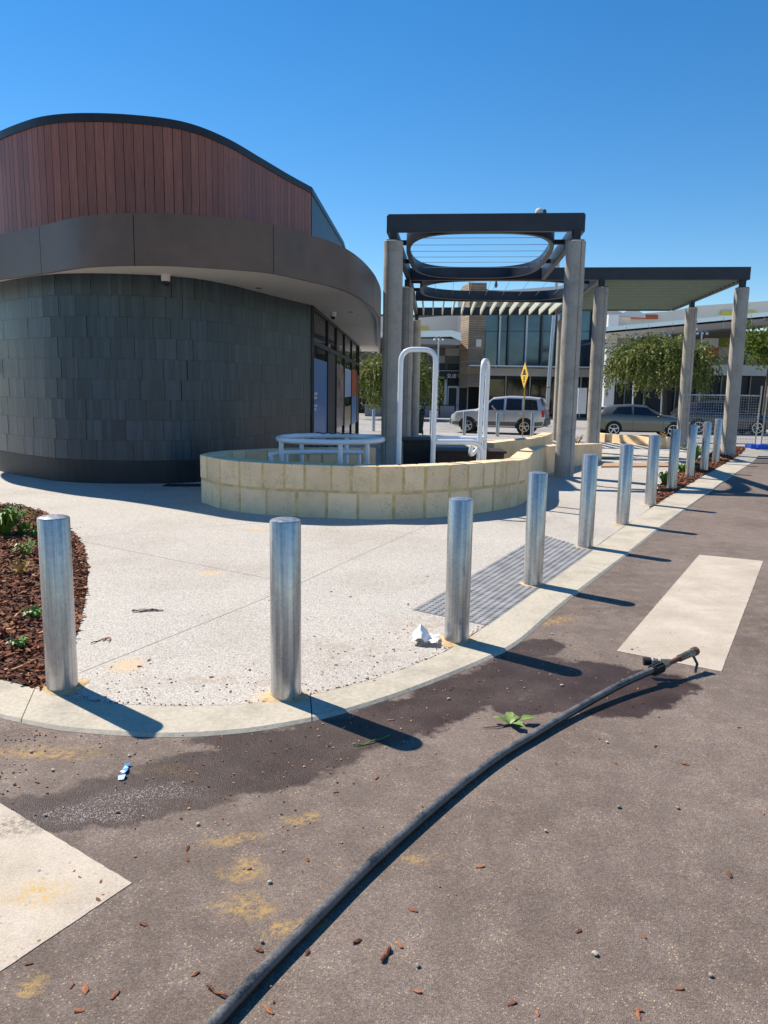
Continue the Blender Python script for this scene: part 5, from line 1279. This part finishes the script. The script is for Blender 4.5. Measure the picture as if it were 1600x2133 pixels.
hat.wheels((1.33, -1.33), .325, 5, .72, 'rubber_black')
hat.patch(hat.low, -2.0, 2.0, -2.0, 2.0, .0, .09, 'rubber_black', 'sill', .006, nx=24)
for sg in (1, -1):
    hat.bx((-2.0, sg * .72, .86), (.2, .22, .12), 'tail_red', 'tail_lamp', .03); hat.bx((2.0, sg * .6, .66), (.2, .34, .1), 'alloy', 'headlamp', .03); hat.bx((.72, sg * .97, 1.0), (.14, .2, .13), 'car_olive', 'mirror', .04)
    hat.bx((-.3, sg * .885, .84), (.2, .03, .035), 'car_olive', 'door_handle'); hat.bx((-1.12, sg * .885, .86), (.2, .03, .035), 'car_olive', 'door_handle')
    for x in (.86, -.5): hat.patch(hat.low, x, x + .012, x, x + .012, .1, .98, 'black_metal', 'door_gap', .004, (sg,), 1)
dst = [(x, zb * 1.1 + .03, zl * 1.12, zr * 1.13, w * 1.06, wr * 1.06) for x, zb, zl, zr, w, wr in [(a * 1.08, b, c, d, e, f_) for a, b, c, d, e, f_ in hst]]
dk = Car(dst, 'parked_car', 'dark navy crossover parked behind the temporary mesh fence', Vector((D(1500, 900, 39).x, 39, -.38)), rad(-2), 'car_dark')
dk.patch(dk.side, -.45, .88, -.42, .24, .08, .9, 'car_glass', 'window'); dk.patch(dk.side, -1.6, -.56, -1.25, -.54, .08, .9, 'car_glass', 'window'); dk.screen(1.0, .2, 'car_glass', 'windscreen'); dk.screen(-2.1, -1.86, 'car_glass', 'rear_window', .9, .02)
dk.wheels((1.43, -1.43), .36, 6, .72, 'rubber_black', thin=True)
for sg in (1, -1):
    dk.bx((-2.14, sg * .76, .98), (.22, .24, .1), 'tail_red', 'tail_lamp', .03); dk.bx((2.14, sg * .64, .8), (.2, .34, .1), 'alloy', 'headlamp', .03); dk.bx((.78, sg * 1.02, 1.15), (.14, .2, .14), 'car_dark', 'mirror', .04)
    dk.patch(dk.side, -1.9, 1.0, -1.9, 1.0, .0, .035, 'alloy', 'belt_trim', .006, (sg,), 16, 1)

# ------------------------------------------------------------------ people
def skin_body(name, verts, edges, radii, mat, parent, root=0):
    me = bpy.data.meshes.new(name); me.from_pydata(verts, edges, []); me.materials.append(MATS[mat])
    o = bpy.data.objects.new(name, me); COL.objects.link(o); o.parent = parent
    sk = o.modifiers.new('skin', 'SKIN'); sv = me.skin_vertices[0].data
    for v, r_ in zip(sv, radii): v.radius = (r_, r_)
    sv[root].use_root = True; sk.use_smooth_shade = True; ss = o.modifiers.new('sub', 'SUBSURF'); ss.levels = 1; ss.render_levels = 2
    bpy.context.view_layer.update(); dg = bpy.context.evaluated_depsgraph_get(); me2 = bpy.data.meshes.new_from_object(o.evaluated_get(dg)); o.modifiers.clear(); o.data = me2
    for p_ in me2.polygons: p_.use_smooth = True
    return o
def person(label, loc, rz, verts, edges, radii, head, cloth, skin_v, hair=True):
    t = thing('person', label, 'person', loc, rz)
    skin_body('body', verts, edges, radii, cloth, t)
    m_ = MB(); prof = []
    for i in range(9):
        a = math.pi * i / 8; prof.append((max(.004, .085 * math.sin(a) * (1.05 if i > 4 else .92)), head[2] - .12 * math.cos(a)))
    m_.lathe(prof, 14, (head[0], head[1], 0)); hd = m_.build('head', 'skin', t, smooth=True)
    m_ = MB(); m_.lathe([(.09, head[2] + .03), (.094, head[2] + .07), (.07, head[2] + .115), (.01, head[2] + .132)], 14, (head[0] - .012, head[1], 0)); m_.build('hair', 'sign_black', t, smooth=True)
    m_ = MB(); m_.box((head[0] + .088, head[1], head[2] - .01), (.03, .03, .045)); m_.build('nose', 'skin', hd, bevel=.008)
    for vs, es, rs in skin_v: skin_body('forearm', vs, es, rs, 'skin', t)
    return t
# driver leaning an elbow from the silver car window (local +x forward, near side is +y of the car seen from the forecourt)
cm = Matrix.Rotation(rad(180 - 19), 4, 'Z'); sd = 1 if (cm @ Vector((0, 1, 0))).y < 0 else -1
V_ = [(0, 0, .5), (0, 0, .75), (0, 0, .98), (0, 0, 1.06), (.02, sd * .17, .98), (.12, sd * .34, .88), (.02, -sd * .17, .98), (.25, -sd * .22, .8), (.35, sd * .1, .5), (.35, -sd * .1, .5)]
Ed = [(0, 1), (1, 2), (2, 3), (2, 4), (4, 5), (2, 6), (6, 7), (0, 8), (0, 9)]
dl = c0 + (cm @ Vector((-.18, sd * .48, .12)))
person('driver in a dark top resting a bare forearm on the silver car window', dl, rad(180 - 19), V_, Ed, [.13, .14, .13, .05, .07, .055, .07, .05, .08, .08], (.03, 0, 1.2), 'cloth_dark', [([(.12, sd * .34, .9), (.22, sd * .46, .97), (.34, sd * .42, 1.10), (.39, sd * .40, 1.17)], [(0, 1), (1, 2), (2, 3)], [.05, .045, .035, .04])])
# seated person with a light board under the tree
p0 = D(886, 858, 55.5)
V2 = [(0, 0, .0), (.02, 0, .25), (.10, 0, .46), (.16, 0, .56), (.1, .18, .46), (.2, .26, .25), (.36, .16, .12), (.1, -.18, .46), (.22, -.26, .25), (.38, -.14, .12), (.34, .12, .04), (.42, .13, -.38), (.52, .13, -.42), (.34, -.12, .04), (.42, -.13, -.38), (.52, -.13, -.42)]
E2_ = [(0, 1), (1, 2), (2, 3), (2, 4), (4, 5), (5, 6), (2, 7), (7, 8), (8, 9), (0, 10), (10, 11), (11, 12), (0, 13), (13, 14), (14, 15)]
person('person in a dark purple top sitting hunched on a planter under the tree', (p0.x, 56.6, .56), rad(-110), V2, E2_, [.15, .15, .14, .055, .075, .055, .045, .075, .055, .045, .09, .055, .05, .09, .055, .05], (.22, 0, .70), 'cloth_purple', [])
t = thing('skateboard', 'pale teal board leaning beside the seated person under the tree', 'board', (p0.x - .55, 56.0, -.38)); m_ = MB(); m_.box((0, 0, .45), (.22, .03, .9), M=Matrix.Rotation(.5, 3, 'Y')); simple('board_teal', (.25, .55, .5), .5); m_.build('deck', 'board_teal', t, bevel=.012)
for z_ in (.2, .7):
    m_ = MB(); m_.tube([((z_ - .45) * .52 - .1, -.05, z_), ((z_ - .45) * .52 + .1, -.05, z_)], .03, 8); m_.build('wheel', 'tyre', t)

# birds on the roofs
for px, py, Y, lab in ((1034, 597, YL - 2.4, 'dark bird perched on the pale roof band of the glazed building'), (944, 677, YL + 7, 'dark bird perched on the parapet beside the brown tower')):
    p = D(px, py, Y); t = thing('bird', lab, 'bird', (p.x, p.y + .2, p.z - .12)); m_ = MB()
    m_.lathe([(.02, .04), (.10, .12), (.13, .25), (.11, .38), (.07, .46), (.075, .53), (.05, .6), (.01, .62)], 12); m_.build('body', 'bird_grey', t, smooth=True)
    m_ = MB(); m_.bar((.05, 0, .55), (.14, 0, .54), .03, .03); m_.build('beak', 'bird_pale', t); m_ = MB(); m_.bar((-.06, 0, .16), (-.2, 0, .0), .09, .03); m_.build('tail', 'bird_grey', t)

# ------------------------------------------------------------------ trees
def weeping_tree(label, base, crown_c, rx, rz_, strands, mat, seed, leaf=(.16, .045), drop=(.8, 2.0), upright=False):
    rg = random.Random(seed); t = thing('tree', label, 'tree', base); o0 = Vector(base); cc = Vector(crown_c) - o0
    tk = MB(); fork = Vector((cc.x * .4, cc.y * .4, cc.z - rz_ * .45)); tk.tube([(0, 0, -.1), (fork.x * .4, fork.y * .5, fork.z * .5), tuple(fork)], [.16, .13, .10], 9)
    for i in range(9):
        a = 6.283 * i / 9 + rg.uniform(-.3, .3); e_ = cc + Vector((rx * .7 * math.cos(a), rx * .6 * math.sin(a), rz_ * rg.uniform(.1, .75))); mid = fork.lerp(e_, .5) + Vector((0, 0, .25)); tk.tube([fork, mid, e_], [.075, .045, .015], 6)
    tk.build('trunk', 'trunk', t, smooth=True)
    m_ = MB()
    clumps = []
    for i in range(int(strands / 9)):
        th = rg.uniform(0, 6.283); u = rg.uniform(-.55, 1); r = rg.uniform(.5, 1.0) ** .6 * (rg.uniform(1.05, 1.28) if rg.random() < .16 else 1); s_ = math.sqrt(1 - u * u * .92)
        clumps.append((cc + Vector((rx * r * s_ * math.cos(th), rx * .85 * r * s_ * math.sin(th), rz_ * r * u)), rg.uniform(.0, .45)))
    for c, tn in clumps:
        for k in range(9):
            p = c + Vector((rg.gauss(0, .2), rg.gauss(0, .2), rg.gauss(0, .2))); L = rg.uniform(*drop); v = Vector((rg.gauss(0, .3), rg.gauss(0, .3), .25 if not upright else .7)); n = int(L / .085)
            for j in range(n):
                v = (v + Vector((rg.gauss(0, .07), rg.gauss(0, .07), -.16 if not upright else -.09))).normalized(); p = p + v * .085
                if p.z < .7: break
                d = (v + Vector((rg.gauss(0, .5), rg.gauss(0, .5), rg.gauss(0, .4)))).normalized(); sd_ = d.cross(Vector((rg.gauss(0, 1), rg.gauss(0, 1), rg.gauss(0, 1)))).normalized() * leaf[1] * rg.uniform(.6, 1.1); q = p + d * leaf[0] * rg.uniform(.6, 1.2)
                m_.add([p - sd_ * .3, (p + q) / 2 - sd_, q, (p + q) / 2 + sd_], [(0, 1, 2, 3)]); m_.tone.append(min(1, max(0, tn + rg.gauss(.3, .2))))
    m_.build('crown', mat, t)
def tree_px(label, px, y0, y1, x0, x1, Y, strands, mat, seed, **kw):
    c = D((x0 + x1) / 2, (y0 + y1) / 2, Y); rx = (x1 - x0) / 2 * Y / FPX; rz_ = (y1 - y0) / 2 * Y / FPX; b = D(px, 870, Y)
    weeping_tree(label, (b.x, Y, -.38), tuple(c), rx, rz_, strands, mat, seed, **kw)
tree_px('weeping green tree behind the kiosk end, shading the sandwich shop', 832, 738, 820, 745, 897, 52, 950, 'foliage', 1, drop=(.9, 2.6), leaf=(.2, .055))
tree_px('broad weeping street tree with pale drooping foliage behind the olive hatchback', 1385, 706, 792, 1288, 1466, 44, 1150, 'foliage', 2, drop=(.8, 2.1), leaf=(.19, .055))
tree_px('bright green open tree beside the temporary fence end', 1592, 695, 785, 1548, 1668, 40, 700, 'foliage_bright', 3, drop=(.4, .9), upright=True, leaf=(.18, .06))
def flower(px, py, label, h):
    p = GZ(px, py); t = thing('planter_shrub', label, 'plant', p); rg = random.Random(px); m_ = MB(); fl = MB()
    for i in range(7):
        a = rg.uniform(0, 6.28); e_ = Vector((.16 * math.cos(a), .16 * math.sin(a), h * rg.uniform(.6, 1))); m_.tube([(0, 0, 0), e_ * .5 + Vector((0, 0, .05)), e_], .006, 5)
        for k in range(8): fl.box(e_ * rg.uniform(.4, 1) + Vector((rg.gauss(0, .03),) * 3), (.06, .025, .01), M=Matrix.Rotation(rg.uniform(0, 6), 3, 'Z') @ Matrix.Rotation(rg.uniform(-1, 1), 3, 'Y'))
    m_.build('stems', 'trunk', t, kind='stuff'); fl.build('leaves', 'plant_dry', t, kind='stuff')
flower(1200, 935, 'spiky dry shrub between the pergola columns', .5); flower(1100, 947, 'thin dry sprig against the tan planter wall', .35); flower(1382, 918, 'yellowish sprig growing beside the low limestone wall', .4)

# ------------------------------------------------------------------ temporary fence
p = GZ(1576, 936); FY = p.y + .1; t = thing('temporary_fence', 'galvanised temporary mesh fence panel on a blue plastic foot', 'fence', (p.x, FY, zg(FY))); o0 = t.location.copy()
xl_ = D(1418, 880, FY).x - o0.x; xr_ = D(1577, 880, FY).x - o0.x; zt_ = D(1500, 823, FY).z - o0.z; z0_ = .16
m_ = MB(); m_.tube([(xl_, 0, zt_), (xr_, 0, zt_)], .021, 10); m_.build('top_rail', 'galvanised', t, smooth=True); m_ = MB(); m_.tube([(xl_, 0, z0_), (xr_, 0, z0_)], .021, 10); m_.build('bottom_rail', 'galvanised', t, smooth=True)
for x, l_ in ((xl_, .0), (xr_, .05)):
    m_ = MB(); m_.tube([(x, 0, .02), (x + l_, 0, zt_ + (.3 if l_ else .02))], .024, 10); m_.build('post', 'galvanised', t, smooth=True)
m_ = MB(); nx = int((xr_ - xl_) / .075)
for i in range(1, nx): x = xl_ + (xr_ - xl_) * i / nx; m_.tube([(x, .012, z0_), (x, .012, zt_)], .0035, 4)
for j in range(1, 19): z = z0_ + (zt_ - z0_) * j / 19; m_.tube([(xl_, .018, z), (xr_, .018, z)], .0035, 4)
m_.build('wire_mesh', 'wire_steel', t, kind='stuff')
t2 = thing('temporary_fence', 'next mesh fence panel running on from the blue foot', 'fence', (o0.x + .17, FY + .03, o0.z))
for a, b in (((.02, 0, .02), (.08, 0, zt_ + .3)), ((.05, 0, zt_), (3.2, .3, zt_)), ((.05, 0, z0_), (3.2, .3, z0_)), ((3.2, .3, .02), (3.2, .3, zt_ + .1))):
    m_ = MB(); m_.tube([a, b], .022, 10); m_.build('frame_tube', 'galvanised', t2, smooth=True)
m_ = MB()
for i in range(1, 42): m_.tube([(.07 + .0745 * i, .007 * i, z0_), (.07 + .0745 * i, .007 * i, zt_)], .0035, 4)
for j in range(1, 19): z = z0_ + (zt_ - z0_) * j / 19; m_.tube([(.06, .01, z), (3.2, .3, z)], .0035, 4)
m_.build('wire_mesh', 'wire_steel', t2, kind='stuff')
t = thing('fence_foot', 'bright blue moulded plastic fence foot with slots', 'fence foot', (o0.x + .06, FY, zg(FY))); 
for x in (-.22, .06, .22):
    m_ = MB(); m_.box((x, 0, .075), (.12 if x != .06 else .24, .5, .15)); m_.build('block', 'bluetac_plastic', t, bevel=.02)
m_ = MB(); m_.box((-.09, 0, .03), (.2, .46, .06)); m_.build('web', 'bluetac_plastic', t, bevel=.01)
